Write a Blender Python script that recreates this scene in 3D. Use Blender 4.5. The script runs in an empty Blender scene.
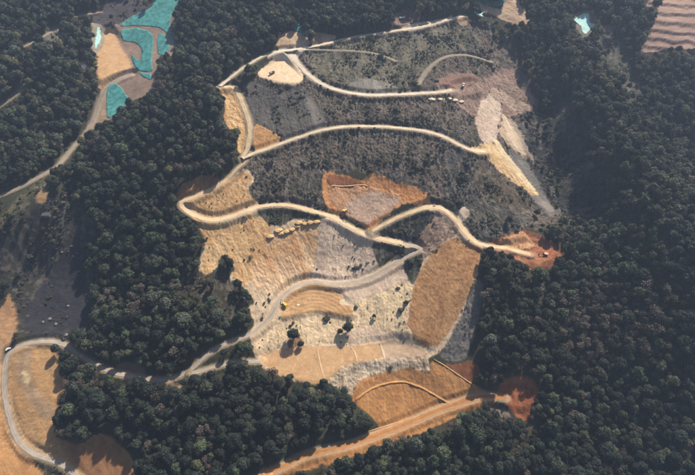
import bpy, bmesh, math, random
import numpy as np
from mathutils import Vector, Matrix

random.seed(7)
rng = np.random.default_rng(7)
scene = bpy.context.scene
COL = scene.collection

# ------------------------------------------------------------------ camera
CAM_Z, PITCH, HFOV = 421.0, math.radians(42.0), math.radians(73.0)
PW, PH = 695.0, 475.0                       # the photograph's own frame
cam_d = bpy.data.cameras.new('camera')
cam_d.sensor_fit = 'HORIZONTAL'
cam_d.angle = HFOV
cam_d.clip_start = 1.0
cam_d.clip_end = 12000.0
cam = bpy.data.objects.new('camera', cam_d)
COL.objects.link(cam)
cam.location = (0, 0, CAM_Z)
cam.rotation_euler = (math.pi / 2 - PITCH, 0, 0)
scene.camera = cam

# ------------------------------------------------------------------ sky and sun
SUN_EL, SUN_AZ = math.radians(52.0), math.radians(36.0)   # azimuth from +Y towards +X
world = bpy.data.worlds.new('World')
scene.world = world
world.use_nodes = True
wn = world.node_tree
wn.nodes.clear()
sky = wn.nodes.new('ShaderNodeTexSky')
sky.sky_type = 'NISHITA'
sky.sun_disc = False
sky.sun_elevation = SUN_EL
sky.sun_rotation = SUN_AZ
sky.air_density = 1.0
sky.dust_density = 2.5
bg = wn.nodes.new('ShaderNodeBackground')
bg.inputs['Strength'].default_value = 0.07
wo = wn.nodes.new('ShaderNodeOutputWorld')
wn.links.new(sky.outputs[0], bg.inputs[0])
wn.links.new(bg.outputs[0], wo.inputs[0])
sun_d = bpy.data.lights.new('sun', 'SUN')
sun_d.energy = 5.0
sun_d.angle = math.radians(1.2)
sun_d.color = (1.0, 0.90, 0.76)
sun = bpy.data.objects.new('sun', sun_d)
COL.objects.link(sun)
SUN_DIR = Vector((math.cos(SUN_EL) * math.sin(SUN_AZ), math.cos(SUN_EL) * math.cos(SUN_AZ), math.sin(SUN_EL)))
sun.location = (300, 600, 900)
sun.rotation_euler = SUN_DIR.to_track_quat('Z', 'Y').to_euler()
vs = scene.view_settings
vs.view_transform = 'Standard'
vs.look = 'None'
vs.exposure = 0.96
vs.gamma = 1.0
vs.use_curve_mapping = False

# ------------------------------------------------------------------ numeric helpers
def smooth(a, b, x):
    t = np.clip((x - a) / (b - a), 0, 1)
    return t * t * (3 - 2 * t)

_perm = rng.permutation(512)
_gx = np.cos(np.arange(512) * 2.399963)
_gy = np.sin(np.arange(512) * 2.399963)
def perlin(x, y):
    xi = np.floor(x).astype(np.int64); yi = np.floor(y).astype(np.int64)
    xf = x - xi; yf = y - yi
    u = xf * xf * xf * (xf * (xf * 6 - 15) + 10)
    v = yf * yf * yf * (yf * (yf * 6 - 15) + 10)
    def g(ix, iy, fx, fy):
        h = _perm[(_perm[ix & 511] + iy) & 511]
        return _gx[h] * fx + _gy[h] * fy
    a = g(xi, yi, xf, yf); b = g(xi + 1, yi, xf - 1, yf)
    c = g(xi, yi + 1, xf, yf - 1); d = g(xi + 1, yi + 1, xf - 1, yf - 1)
    return (a * (1 - u) + b * u) * (1 - v) + (c * (1 - u) + d * u) * v
def fbm(x, y, f, octv=4, seed=0.0):
    x = np.asarray(x, float); y = np.asarray(y, float)
    s = np.zeros_like(x); a = 1.0
    for o in range(octv):
        s += a * perlin(x * f + 17.3 * o + seed * 7.1, y * f - 9.7 * o + seed * 3.3)
        f *= 2.03; a *= 0.5
    return s

CP, SP = math.cos(PITCH), math.sin(PITCH)
FPX = PW / 2 / math.tan(HFOV / 2)
def rays(uv):
    uv = np.asarray(uv, float)
    a = (uv[:, 0] - PW / 2) / FPX
    b = -(uv[:, 1] - PH / 2) / FPX
    return np.stack([a, CP + b * SP, -SP + b * CP], 1)
def project(x, y, z):
    dz = z - CAM_Z
    dep = y * CP - dz * SP
    return PW / 2 + FPX * x / dep, PH / 2 - FPX * (y * SP + dz * CP) / dep, dep

def softclamp(t, lo, hi, k):
    t = lo + k * np.logaddexp(0, (t - lo) / k)
    return hi - k * np.logaddexp(0, (hi - t) / k)
def base(y):
    return 100 + 0.466 * (softclamp(np.asarray(y, float), 60.0, 900.0, 40.0) - 357)

# ------------------------------------------------------------------ terrain: large shape of the mountainside
# (pixel column, pixel row, metres above or below the mean slope)
CTRL = [(-60,60,5),(0,60,10),(50,60,14),(100,10,0),(130,50,-12),(110,110,-14),(70,150,-10),(0,196,-2),(-60,200,-5),
 (200,20,8),(190,70,20),(170,110,24),(150,140,18),(210,130,22),
 (0,225,16),(40,195,20),(90,160,12),(30,270,-24),(80,280,-30),(130,230,-6),(160,190,6),(60,330,-26),(100,360,-18),
 (200,310,6),(170,280,2),(150,330,0),(130,300,-8),
 (160,378,-4),(120,370,-10),(40,343,-22),(5,380,-20),(40,400,-16),(20,440,-20),(70,470,-18),(110,460,-14),
 (100,400,-2),(200,420,8),(280,430,4),(330,420,2),(350,470,4),(200,475,8),
 (185,200,18),(220,200,16),(250,160,20),(235,245,10),(270,215,12),(320,220,8),
 (300,255,-4),(330,262,-12),(360,255,-6),(315,285,-12),(370,285,-6),(410,265,0),(430,230,8),(440,205,16),(380,235,6),
 (300,305,-8),(345,305,-7),(270,330,-4),(330,335,-8),(400,330,-4),
 (300,365,-4),(400,350,-6),(360,372,-7),(440,300,4),(470,270,12),(455,350,-6),(480,320,0),
 (400,395,-12),(440,405,-14),(370,430,-12),(460,385,-12),(515,395,-6),(530,380,0),(300,455,-6),
 (282,72,14),(300,52,14),(370,95,18),(450,90,22),(350,45,10),(410,28,14),(460,20,16),(330,128,20),(410,128,22),(465,145,22),
 (260,110,14),(330,165,16),(390,170,16),(350,195,2),(395,205,8),(460,190,14),(500,180,10),(520,230,4),(540,255,4),
 (515,40,8),(545,70,-12),(552,120,-22),(570,170,-28),(590,215,-26),(560,225,-8),
 (525,15,16),(562,50,24),(588,90,36),(618,140,42),(650,190,38),(680,240,42),(720,300,44),
 (600,260,-4),(640,300,8),(600,330,0),(560,300,2),(520,310,8),(600,400,-8),(680,400,2),(520,440,-4),(680,470,-10),(750,400,4),(750,480,0),
 (630,80,-10),(670,150,-14),(700,200,-10),(620,30,-4),(590,22,-6),(670,25,14),(720,20,20),(740,120,0),(760,220,10),
 (50,-30,8),(150,-30,0),(300,0,10),(300,-40,20),(450,-40,20),(520,-30,16),(600,-40,10),(700,-40,25),
 (-60,330,-15),(-60,470,-15),(350,520,0),(150,520,-6),(600,520,0),(-150,100,0),(-150,300,0),(850,100,10),(850,400,0)]
CTRL = np.array(CTRL, float)
def hit_offset(uv, d):                      # where a line of sight meets the mean slope raised by d
    r = rays(uv); lo = np.full(len(r), 60.0); hi = np.full(len(r), 4000.0)
    for _ in range(50):
        m = (lo + hi) / 2
        above = CAM_Z + r[:, 2] * m > base(r[:, 1] * m) + d
        lo = np.where(above, m, lo); hi = np.where(above, hi, m)
    return r[:, :2] * lo[:, None]
cxy = hit_offset(CTRL[:, :2], CTRL[:, 2])
far = np.array([(-900, 300), (-900, 900), (900, 300), (900, 900), (0, -300), (-500, -200), (500, -200), (0, 1300), (-700, 1300), (700, 1300)], float)
cxy = np.vstack([cxy, far]); cd = np.concatenate([CTRL[:, 2], np.zeros(len(far))])
K = np.linalg.norm(cxy[:, None] - cxy[None], axis=2)
wts = np.linalg.solve(np.block([[K - np.eye(len(cxy)) * 3.0, np.ones((len(cxy), 1))], [np.ones((1, len(cxy))), np.zeros((1, 1))]]), np.append(cd, 0))
# coarse lattice of the offset, smoothed, then sampled bilinearly
LX = np.arange(-1000, 1001, 6.0); LY = np.arange(-400, 1401, 6.0)
gx, gy = np.meshgrid(LX, LY)
off = np.full(gx.shape, wts[-1])
for k in range(len(cxy)):
    off += wts[k] * np.hypot(gx - cxy[k, 0], gy - cxy[k, 1])
def blur(a, n):
    for _ in range(n):
        p = np.pad(a, 1, mode='edge')
        a = (p[1:-1, 1:-1] * 2 + p[:-2, 1:-1] + p[2:, 1:-1] + p[1:-1, :-2] + p[1:-1, 2:]) / 6
    return a
off = blur(off, 3)
edge = smooth(0, 250, np.minimum(np.minimum(gx + 1000, 1000 - gx), np.minimum(gy + 400, 1400 - gy)))
off = off * edge
def bil(A, ax, ay, x, y):
    i = np.clip(np.searchsorted(ax, x) - 1, 0, len(ax) - 2); j = np.clip(np.searchsorted(ay, y) - 1, 0, len(ay) - 2)
    fx = np.clip((x - ax[i]) / (ax[i + 1] - ax[i]), 0, 1); fy = np.clip((y - ay[j]) / (ay[j + 1] - ay[j]), 0, 1)
    return (A[j, i] * (1 - fx) + A[j, i + 1] * fx) * (1 - fy) + (A[j + 1, i] * (1 - fx) + A[j + 1, i + 1] * fx) * fy

# the terrain lattice: fine in the workings, coarser outwards, kilometres wide
def axis(fine_a, fine_b, fine, mid_a, mid_b, mid, out_a, out_b):
    c = list(np.arange(fine_a, fine_b, fine))
    x, s, r = c[-1], fine, []
    while x < out_b:
        s = min(s * 1.05, mid) if x < mid_b else s * 1.12
        x += s; r.append(x)
    x, s, l = c[0], fine, []
    while x > out_a:
        s = min(s * 1.05, mid) if x > mid_a else s * 1.12
        x -= s; l.append(x)
    return np.array(l[::-1] + c + r)
AX = axis(-190, 175, 0.7, -480, 560, 2.6, -2600, 2600)
AY = axis(185, 640, 0.72, 90, 800, 2.6, -1600, 3600)
X, Y = np.meshgrid(AX, AY)
NY, NX = X.shape
Z = base(Y) + bil(off, LX, LY, X, Y)
Z += 2.2 * fbm(X, Y, 1 / 55, 3, 1) + 14 * smooth(500, 1400, np.hypot(X, Y - 400)) * fbm(X, Y, 1 / 300, 3, 2)

def height(x, y):
    return bil(Z, AX, AY, np.asarray(x, float), np.asarray(y, float))
def ground_hit(uv):                         # a pixel of the photograph -> the point of the ground seen there
    r = rays(uv); n = len(r)
    t = np.full(n, 150.0); done = np.zeros(n, bool)
    for _ in range(1400):
        above = CAM_Z + r[:, 2] * t > height(r[:, 0] * t, r[:, 1] * t)
        done |= ~above
        t = np.where(done, t, t + 1.5)
        if done.all(): break
    lo = t - 1.5; hi = t
    for _ in range(16):
        m = (lo + hi) / 2
        above = CAM_Z + r[:, 2] * m > height(r[:, 0] * m, r[:, 1] * m)
        lo = np.where(above, m, lo); hi = np.where(above, hi, m)
    return r[:, :2] * hi[:, None]

def catmull(P, closed=False, n=6):
    P = np.asarray(P, float)
    if closed: Q = np.vstack([P[-1:], P, P[:2]])
    else: Q = np.vstack([2 * P[0] - P[1], P, 2 * P[-1] - P[-2]])
    out = []
    for i in range(1, len(Q) - 2):
        p0, p1, p2, p3 = Q[i - 1], Q[i], Q[i + 1], Q[i + 2]
        for t in np.arange(n) / n:
            out.append(0.5 * ((2 * p1) + (p2 - p0) * t + (2 * p0 - 5 * p1 + 4 * p2 - p3) * t * t + (3 * p1 - p0 - 3 * p2 + p3) * t ** 3))
    if not closed: out.append(Q[-2])
    return np.array(out)
def resample(P, step):
    d = np.r_[0, np.cumsum(np.linalg.norm(np.diff(P, axis=0), axis=1))]
    n = max(2, int(d[-1] / step) + 1)
    s = np.linspace(0, d[-1], n)
    return np.stack([np.interp(s, d, P[:, k]) for k in range(P.shape[1])], 1)

def window(x0, x1, y0, y1):
    i0, i1 = np.searchsorted(AX, [x0, x1]); j0, j1 = np.searchsorted(AY, [y0, y1])
    return slice(max(j0, 0), j1), slice(max(i0, 0), i1)
def poly_sd(P, px, py):                     # signed distance, positive inside
    d = np.full(px.shape, 1e9); ins = np.zeros(px.shape, bool)
    for k in range(len(P)):
        ax, ay = P[k - 1]; bx, by = P[k]
        ex, ey = bx - ax, by - ay
        t = np.clip(((px - ax) * ex + (py - ay) * ey) / (ex * ex + ey * ey + 1e-9), 0, 1)
        d = np.minimum(d, (px - ax - t * ex) ** 2 + (py - ay - t * ey) ** 2)
        if ay != by:
            c = (ay > py) != (by > py)
            ins ^= c & (px < ex * (py - ay) / (by - ay) + ax)
    d = np.sqrt(d)
    return np.where(ins, d, -d)

# ------------------------------------------------------------------ level places cut into the slope
# polygon in photo pixels, how much of the local slope stays, width of the bank round it
PADS = [
 ([(261,69),(271,62),(280,56),(293,62),(297,66),(304,77),(299,84),(291,86),(279,84),(265,79),(258,75)], .5, 8),
 ([(288,295),(311,283),(336,290),(343,299),(351,307),(350,317),(318,311),(288,317),(281,312)], .45, 5),
 ([(263,356),(289,349),(320,347),(351,348),(381,345),(400,342),(420,349),(426,356),(386,361),(355,363),(330,377),(303,380),(279,373)], .68, 9),
 ([(505,246),(525,242),(545,246),(556,252),(548,262),(532,264),(518,258)], .3, 6),
 ([(500,392),(520,386),(532,390),(528,404),(512,406)], .4, 6),
 ([(102,30),(113,30),(122,46),(131,60),(128,68),(108,78),(100,80),(99,55)], .8, 6),
 ([(453,84),(470,80),(482,84),(478,94),(458,94)], .4, 5),
 ([(398,16),(408,12),(418,18),(424,27),(408,28),(398,26)], .4, 6),
]
for pts, keep, bank in PADS:
    P = ground_hit(catmull(pts, True, 3))
    J, I = window(P[:, 0].min() - 20, P[:, 0].max() + 20, P[:, 1].min() - 20, P[:, 1].max() + 20)
    xs, ys, zs = X[J, I], Y[J, I], Z[J, I]
    sd = poly_sd(P, xs, ys); m = sd > 0
    A = np.c_[xs[m], ys[m], np.ones(m.sum())]
    co = np.linalg.lstsq(A, zs[m], rcond=None)[0]
    mx, my = xs[m].mean(), ys[m].mean()
    flat = co[0] * mx + co[1] * my + co[2] + keep * (co[0] * (xs - mx) + co[1] * (ys - my))
    w = smooth(-bank, 0.5, sd)
    Z[J, I] = zs * (1 - w) + flat * w

# ------------------------------------------------------------------ roads: bed cut into the slope
TAN, GREY, PALE, ORANGE = (212, 186, 150), (165, 155, 146), (214, 202, 184), (178, 128, 78)
ROADS = [
 # name, photo pixels, width, colour, label
 ('road', [(-40,214),(-18,204),(0,196),(20,187),(40,176),(55,168),(67,155),(79,141),(88,130),(95,116),(101,98),(108,86),(121,78),(133,73)], 6.0, (150,140,132), 'grey road climbing through the woods on the far left to the netted site'),
 ('road', [(219,88),(230,78),(241,69),(251,63),(262,56),(274,52),(296,49),(320,45),(340,40),(358,36),(386,32),(413,28),(432,23),(448,19),(466,15)], 6.0, PALE, 'pale haul road along the very top of the workings'),
 ('road', [(290,50),(294,59),(305,71),(320,83),(341,91),(368,95),(400,94),(427,93),(453,90)], 7.5, (205,195,180), 'wide pale haul road from the flat pad to the upper digging'),
 ('road', [(222,86),(234,86),(240,97),(246,112),(250,127),(249,140),(247,150),(242,161)], 6.5, (205,182,148), 'short road dropping between the tan cutting and dark scrub slope'),
 ('road', [(241,159),(254,153),(272,147),(296,138),(330,128),(368,126),(413,129),(441,135),(458,144),(474,151),(486,152)], 6.0, (205,190,165), 'pale bench road crossing the dark slope to the top of the pale debris chute'),
 ('road', [(249,151),(240,166),(226,180),(210,190),(194,197),(183,200),(181,206),(190,213),(206,220),(224,219),(245,211),(266,205),(289,205),(315,211),(333,217),(349,226),(368,235),(393,241),(404,244)], 6.0, TAN, 'tan haul road with the hairpin bend on the left of the workings'),
 ('road', [(371,234),(380,226),(394,219),(411,212),(424,207),(437,206),(448,211),(458,222),(466,234),(478,244),(494,246),(512,250),(532,255)], 6.0, TAN, 'tan road curving right and ending at the red dig by the forest'),
 ('road', [(404,244),(416,246),(421,249),(414,253),(400,260),(379,273),(358,282),(330,284),(313,281),(297,285),(284,294),(275,306),(271,317),(258,329),(244,337),(220,346),(205,356),(193,368),(178,377),(155,380),(130,376),(113,372),(100,367),(79,355),(66,345),(48,341),(28,343),(14,348),(6,358),(4,384),(7,408),(16,436),(29,451),(52,460),(66,467),(80,480),(96,500)], 5.2, GREY, 'long grey road under the bowl, through the dark woods to the lower left bend'),
 ('road', [(262,362),(244,361),(220,365),(205,370),(190,374)], 4.6, GREY, 'short grey spur road running from the tan terrace into the woods'),
 ('road', [(252,482),(268,473),(286,465),(306,455),(334,448),(358,442),(386,432),(413,421),(441,409),(459,403),(478,397),(492,396),(508,398)], 6.4, (166,114,66), 'orange dirt road along the foot of the orange slope at the bottom'),
 ('track', [(24,48),(34,42),(46,34),(58,27)], 3.6, (165,158,150), 'short pale track in the woods at the upper left'),
 ('track', [(-20,116),(0,107),(13,98),(24,86)], 3.0, (140,135,125), 'faint forest track near the left edge'),
 ('track', [(76,17),(88,14),(102,11)], 3.0, (165,158,150), 'faint pale track beside the shaded wood above the netting'),
 ('track', [(418,86),(422,78),(430,67),(443,57),(462,54),(481,58),(492,64)], 3.2, (140,135,128), 'old curved grey track on the scrub above the upper digging'),
 ('track', [(306,49),(330,50),(358,51),(380,54),(396,62)], 2.6, (135,130,118), 'faint grey track crossing the scrub just below the top road'),
]
road_data = []
road_clear = np.full(X.shape, 1e3)
for name, pts, wid, colr, lab in ROADS:
    c = resample(ground_hit(catmull(pts, False, 5)), 1.6)
    # smooth the line and its level
    def msm(a, n, it):
        for _ in range(it):
            p = np.pad(a, (n, n), mode='edge'); a = np.convolve(p, np.ones(2 * n + 1) / (2 * n + 1), 'valid')
        return a
    c = np.stack([msm(c[:, 0], 2, 2), msm(c[:, 1], 2, 2)], 1)
    zc = msm(height(c[:, 0], c[:, 1]), 8, 2)
    hw = wid / 2
    for s in range(0, len(c) - 1, 10):
        cc = c[s:s + 11]; zz = zc[s:s + 11]
        J, I = window(cc[:, 0].min() - 14, cc[:, 0].max() + 14, cc[:, 1].min() - 14, cc[:, 1].max() + 14)
        xs, ys = X[J, I], Y[J, I]
        bd = np.full(xs.shape, 1e9); bz = np.zeros(xs.shape)
        for k in range(len(cc) - 1):
            e = cc[k + 1] - cc[k]
            t = np.clip(((xs - cc[k, 0]) * e[0] + (ys - cc[k, 1]) * e[1]) / (e @ e + 1e-9), 0, 1)
            d = np.hypot(xs - cc[k, 0] - t * e[0], ys - cc[k, 1] - t * e[1])
            b = d < bd
            bd = np.where(b, d, bd); bz = np.where(b, zz[k] * (1 - t) + zz[k + 1] * t, bz)
        if s == 0:
            pass
        old = road_clear[J, I]
        # stash nearest distance and level for this road
        road_clear[J, I] = np.minimum(old, bd - hw)
        if s == 0:
            near_d = np.full(X.shape, 1e3); near_z = np.zeros(X.shape)
        sub = near_d[J, I]; b = bd < sub
        nz = near_z[J, I]; near_z[J, I] = np.where(b, bz, nz); near_d[J, I] = np.where(b, bd, sub)
    w = 1 - smooth(hw + 0.9, hw + (5.5 if wid > 4 else 2.5), near_d)
    Z = Z * (1 - w) + (near_z - 0.16) * w
    road_data.append((name, c, zc, wid, colr, lab))

# ------------------------------------------------------------------ ground cover regions (photo polygons laid on the ground)
# key: object name, polygon, colour A, colour B, streak direction in photo pixels, options
#  sink  lowers the ground (a dug face), rill = depth of rills, f = soft edge, tree/shrub = density left there
R = []
def reg(name, label, poly, ca, cb=None, flow=(0, 1), rill=0.35, sink=0.0, f=1.2, tree=0.0, shrub=0.0, own=True, jag=1.5, sm=True, band=0.0):
    R.append(dict(name=name, label=label, poly=poly, ca=ca, cb=cb or tuple(int(v * .84) for v in ca), flow=flow, rill=rill, sink=sink, f=f, tree=tree, shrub=shrub, own=own, jag=jag, sm=sm, band=band))
# -- scrub slopes
reg('scrub_slope', 'grey brown scrub slope covering the upper half of the workings',
    [(244,86),(258,76),(280,50),(300,46),(345,38),(400,30),(460,18),(500,28),(518,55),(530,85),(545,110),(566,108),(578,150),(588,190),(596,215),(578,222),(556,222),(540,230),(520,228),(495,240),(478,244),(462,225),(450,210),(436,200),(410,186),(370,172),(330,172),(322,185),(327,212),(290,206),(258,205),(250,190),(254,178),(246,165),(252,150),(250,125),(246,105)],
    (112,100,90), (88,80,74), rill=1.5, f=3, tree=.008, shrub=1.0, jag=5)
reg('scrub_slope', 'greenish scrub bank between the top road and the wide haul road',
    [(312,52),(345,42),(400,33),(450,25),(480,40),(470,52),(440,58),(425,75),(415,88),(370,90),(345,86),(325,76),(308,62)],
    (122,116,98), (98,96,80), rill=.9, f=5, tree=.012, shrub=1.6, jag=5)
reg('scrub_slope', 'dark slate slope under the flat pad',
    [(246,88),(258,80),(280,88),(300,88),(312,96),(326,125),(300,134),(284,138),(264,126),(252,122)], (98,92,88), (80,78,74), (0.1, 1), .7, f=3, shrub=.5, jag=4)
reg('scree_slope', 'gully slope painted with ridge shade between the pale chutes and the right hand forest',
    [(522,112),(545,106),(566,112),(576,150),(588,190),(600,222),(575,222),(556,212),(540,190),(528,160)], (54,54,58), (44,44,49), (0.5, 1), .9, f=3, tree=.22, shrub=1.3, jag=6)  # shade of the right hand ridge painted into this dark grey
reg('scree_slope', 'grey scree beside the bright debris chute', [(508,150),(524,157),(545,195),(556,212),(548,216),(530,196),(516,176)], (128,122,114), (98,96,94), (0.55, 1), .5, f=2)
reg('scrub_slope', 'brownish scrub shoulder below the bench road', [(478,156),(494,168),(515,186),(532,200),(520,212),(498,204),(480,190),(470,172)], (104,90,76), (84,74,64), rill=.6, f=4, shrub=1.6)
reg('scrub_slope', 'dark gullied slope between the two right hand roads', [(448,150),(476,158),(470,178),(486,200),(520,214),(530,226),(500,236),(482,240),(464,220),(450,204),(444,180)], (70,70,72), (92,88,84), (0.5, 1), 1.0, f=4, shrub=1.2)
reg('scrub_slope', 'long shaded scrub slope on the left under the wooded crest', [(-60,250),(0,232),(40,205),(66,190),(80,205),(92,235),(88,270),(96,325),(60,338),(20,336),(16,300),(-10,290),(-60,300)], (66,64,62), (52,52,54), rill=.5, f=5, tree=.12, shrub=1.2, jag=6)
reg('scree_slope', 'bare scree in the left hollow, its shade painted slate blue', [(58,262),(78,246),(92,240),(86,280),(92,322),(50,334),(26,330),(30,300),(44,284)], (58,57,62), (48,48,54), (0, 1), .4, f=4, shrub=.25, jag=5)  # shadow of the hollow put into the darkened scree colour
reg('clearing', 'sparse brown brush left of the tan slope', [(182,272),(200,272),(222,276),(240,292),(246,312),(228,318),(206,300),(186,294)], (84,74,62), (66,62,54), f=4, tree=.2, shrub=1.4, jag=4)
reg('clearing', 'low grey green brush in the valley right of the wooded ridge', [(598,36),(622,40),(632,62),(640,90),(634,100),(618,78),(604,58)], (74,78,68), (64,68,60), f=5, tree=.05, shrub=1.0, jag=4)
reg('clearing', 'brown brush by the road on the far left', [(20,196),(34,184),(50,176),(58,180),(40,196),(14,216),(0,228),(-10,228)], (112,106,72), (90,88,62), f=3, tree=.15, shrub=1.6)
reg('clearing', 'grey brush strip above the scrap of white ground', [(44,38),(58,26),(66,32),(60,44),(48,50)], (110,104,98), (92,88,84), f=3, tree=.15, shrub=.6)
reg('clearing', 'bare slope painted in tree shade above the turquoise netting', [(92,16),(110,2),(155,-12),(156,2),(140,11),(128,18),(118,27),(102,27)], (84,78,82), (70,66,70), f=2, tree=.02, shrub=.4)  # purplish tone is cast shadow painted into the ground colour
# -- main tan workings
reg('earth_slope', 'pale tan earth covering the middle of the workings',
    [(178,196),(186,182),(209,176),(224,182),(244,170),(254,178),(250,190),(258,203),(280,207),(305,209),(333,215),(350,225),(372,235),(405,218),(424,204),(440,205),(460,222),(482,246),(480,256),(478,270),(468,295),(458,330),(448,345),(440,352),(425,360),(400,372),(360,385),(345,385),(320,384),(303,383),(279,375),(262,366),(254,352),(250,335),(254,320),(248,308),(254,300),(244,290),(231,278),(235,269),(222,255),(212,273),(200,271),(204,238),(202,221),(190,215),(180,206)],
    (214,190,158), (198,172,140), (0.25, 1), .45, f=1.5, shrub=.12, jag=3)
reg('earth_slope', 'bright tan slope beneath the hairpin bend', [(182,206),(202,222),(232,222),(256,214),(272,226),(268,240),(258,262),(248,285),(232,276),(235,268),(222,254),(212,272),(201,270),(205,238)], (220,182,130), (200,156,104), (0.35, 1), .6, f=2.5, shrub=.1)
reg('earth_slope', 'tan earth nose inside the hairpin bend', [(186,199),(200,196),(214,189),(228,180),(243,172),(252,180),(246,188),(256,202),(244,209),(222,216),(206,217),(192,211)], (212,172,122), (192,148,98), (-0.2, 1), .6, f=1.5, shrub=.12)
reg('earth_bank', 'brown cut bank above the hairpin bend', [(177,194),(186,182),(209,175),(218,181),(206,190),(190,196),(181,200)], (166,122,80), (140,100,66), (0, 1), .5, f=1.5)
reg('rock_face', 'orange streaked left wall of the quarried bowl', [(320,221),(304,224),(286,234),(268,243),(254,262),(252,278),(266,292),(288,290),(311,278),(317,259)], (220,188,150), (206,158,108), (0.5, 1), .7, f=3, band=.35)
reg('rock_face', 'pinkish grey right wall of the quarried bowl', [(320,221),(334,219),(350,228),(372,240),(376,262),(370,277),(340,283),(312,279),(317,259)], (226,200,174), (206,180,156), (-0.25, 1), .6, f=1.5, shrub=.1)
reg('rock_face', 'small brown pocket at the bottom of the bowl', [(316,252),(324,250),(328,258),(324,268),(316,266)], (196,170,148), (178,154,134), f=3, own=False)
reg('rock_slope', 'grey slope just below the lower road', [(313,284),(340,287),(372,281),(400,264),(412,262),(413,278),(390,288),(366,300),(348,298),(338,290)], (216,190,164), (196,170,148), (0, 1), .25, f=1.5)
reg('rock_slope', 'cream coloured slope with scattered bushes above the terrace', [(284,318),(318,313),(350,318),(356,302),(386,290),(414,278),(410,300),(406,325),(414,340),(380,342),(350,345),(320,345),(288,347),(262,352),(256,334),(268,320)], (226,200,160), (208,182,146), (0, 1), .6, f=2, shrub=.18)
reg('rock_slope', 'pinkish grey foot of the cream slope', [(350,332),(370,326),(385,330),(404,332),(416,342),(400,340),(376,343),(352,345)], (214,188,160), (196,170,146), f=2, rill=.5)
reg('earth_patch', 'reddish brown patch under the dark bush', [(290,337),(299,335),(303,346),(289,348)], (150,116,88), f=1)
reg('earth_pad', 'brown earth platform with curved digger tracks', [(288,295),(299,288),(311,282),(325,285),(336,290),(343,299),(340,303),(351,307),(351,318),(318,312),(300,316),(286,318),(281,313),(281,304)], (190,152,106), (172,134,92), (1, -0.12), .35, f=1, band=.4)
reg('earth_patch', 'pale sand patch at the right tip of the brown platform', [(340,301),(348,297),(358,300),(352,305),(343,305)], (224,204,172), f=1)
reg('terrace', 'long tan terrace with thin earth berms', [(261,356),(274,351),(289,348),(320,346),(351,347),(381,344),(384,357),(355,363),(340,371),(330,378),(324,383),(303,382),(279,374),(265,366)], (198,160,116), (184,146,104), (1, 0), .12, f=1)
reg('terrace', 'pinkish right end of the terrace', [(382,344),(400,341),(413,345),(420,348),(428,356),(405,358),(386,361)], (188,162,134), (174,148,122), (1, 0), .12, f=1)
reg('rock_fringe', 'pale ragged fringe of rubble below the terrace', [(330,377),(340,370),(351,365),(368,362),(386,360),(406,358),(427,356),(430,371),(418,371),(406,367),(394,370),(382,372),(370,376),(361,380),(356,388),(352,396),(347,389),(338,389),(330,386)], (226,208,182), (168,146,122), (0.05, 1), 1.0, f=1.2, jag=6)
reg('earth_slope', 'large orange brown fan below the pale rubble fringe', [(352,397),(361,380),(382,373),(406,368),(430,372),(431,362),(446,366),(462,376),(480,388),(494,395),(494,404),(470,410),(440,425),(413,437),(385,444),(350,458),(300,472),(262,480),(262,470),(300,456),(340,446),(358,436),(368,432),(380,427),(366,412),(356,405)], (190,138,82), (168,116,64), (0.12, 1), .45, f=1.2)
reg('earth_slope', 'upper orange band of the fan between rubble fringe and arc berm', [(356,396),(364,382),(384,375),(406,370),(430,374),(448,390),(458,400),(444,398),(424,386),(404,379),(386,381),(371,386)], (178,128,78), (160,110,62), (0.1, 1), .5, f=1.5)
reg('earth_slope', 'smooth brown slope on the right of the workings', [(430,252),(446,241),(461,238),(482,250),(480,262),(474,284),(462,310),(448,334),(438,346),(426,346),(414,340),(408,325),(412,300),(416,276)], (192,146,98), (166,120,76), (-0.35, 1), .5, f=1.5, jag=3, sm=False)
reg('rock_slope', 'streaked pinkish rock between the two right hand roads', [(434,210),(448,214),(460,232),(446,241),(430,254),(420,262),(412,252),(408,245),(424,228)], (176,150,130), (128,106,92), (-0.6, 1), .9, f=1.5, shrub=.3, jag=4)
reg('scrub_slope', 'dark vegetated triangle inside the fork of the roads', [(374,232),(386,225),(403,218),(424,210),(435,214),(426,227),(413,243),(395,239),(380,236)], (58,62,62), (48,52,52), f=1.2, shrub=2.2, rill=.6)
reg('scrub_slope', 'dark brush wedge below the road fork', [(374,243),(392,244),(406,248),(394,258),(380,266),(375,256)], (74,74,62), (60,62,52), f=1.2, shrub=2.2)
reg('scrub_slope', 'small dark brush wedge beside the smooth brown slope', [(404,261),(420,252),(422,262),(414,282),(408,278)], (56,60,48), (48,52,42), f=1.2, shrub=2.4)
reg('scrub_slope', 'dark brush strip between the tan road and yellow heaps', [(255,208),(268,207),(290,208),(312,213),(328,217),(318,219),(294,219),(280,226),(268,223)], (78,78,60), (62,64,50), f=1.2, shrub=1.8)
reg('rock_face', 'grey striped gully right of the brown slope', [(482,280),(482,300),(476,330),(470,350),(464,360),(450,361),(440,354),(450,338),(464,310),(474,284)], (122,116,110), (92,90,90), (-0.15, 1), .9, f=2.5, shrub=.3)
reg('earth_slope', 'dark red earth below the striped gully', [(446,364),(455,364),(468,361),(478,366),(479,377),(474,383),(462,376)], (146,92,58), (124,76,48), f=1.2)
reg('dig', 'dark red scooped dig at the right end of the orange road', [(494,394),(498,388),(503,379),(516,375),(530,378),(538,389),(534,404),(527,420),(516,417),(506,404)], (152,90,52), (128,72,42), f=1.5, sink=1.2, rill=.5)
reg('dig', 'dark red rim strip of the scooped dig', [(502,384),(514,377),(530,380),(536,388),(530,388),(516,383)], (164,104,70), f=1, own=False)
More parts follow.
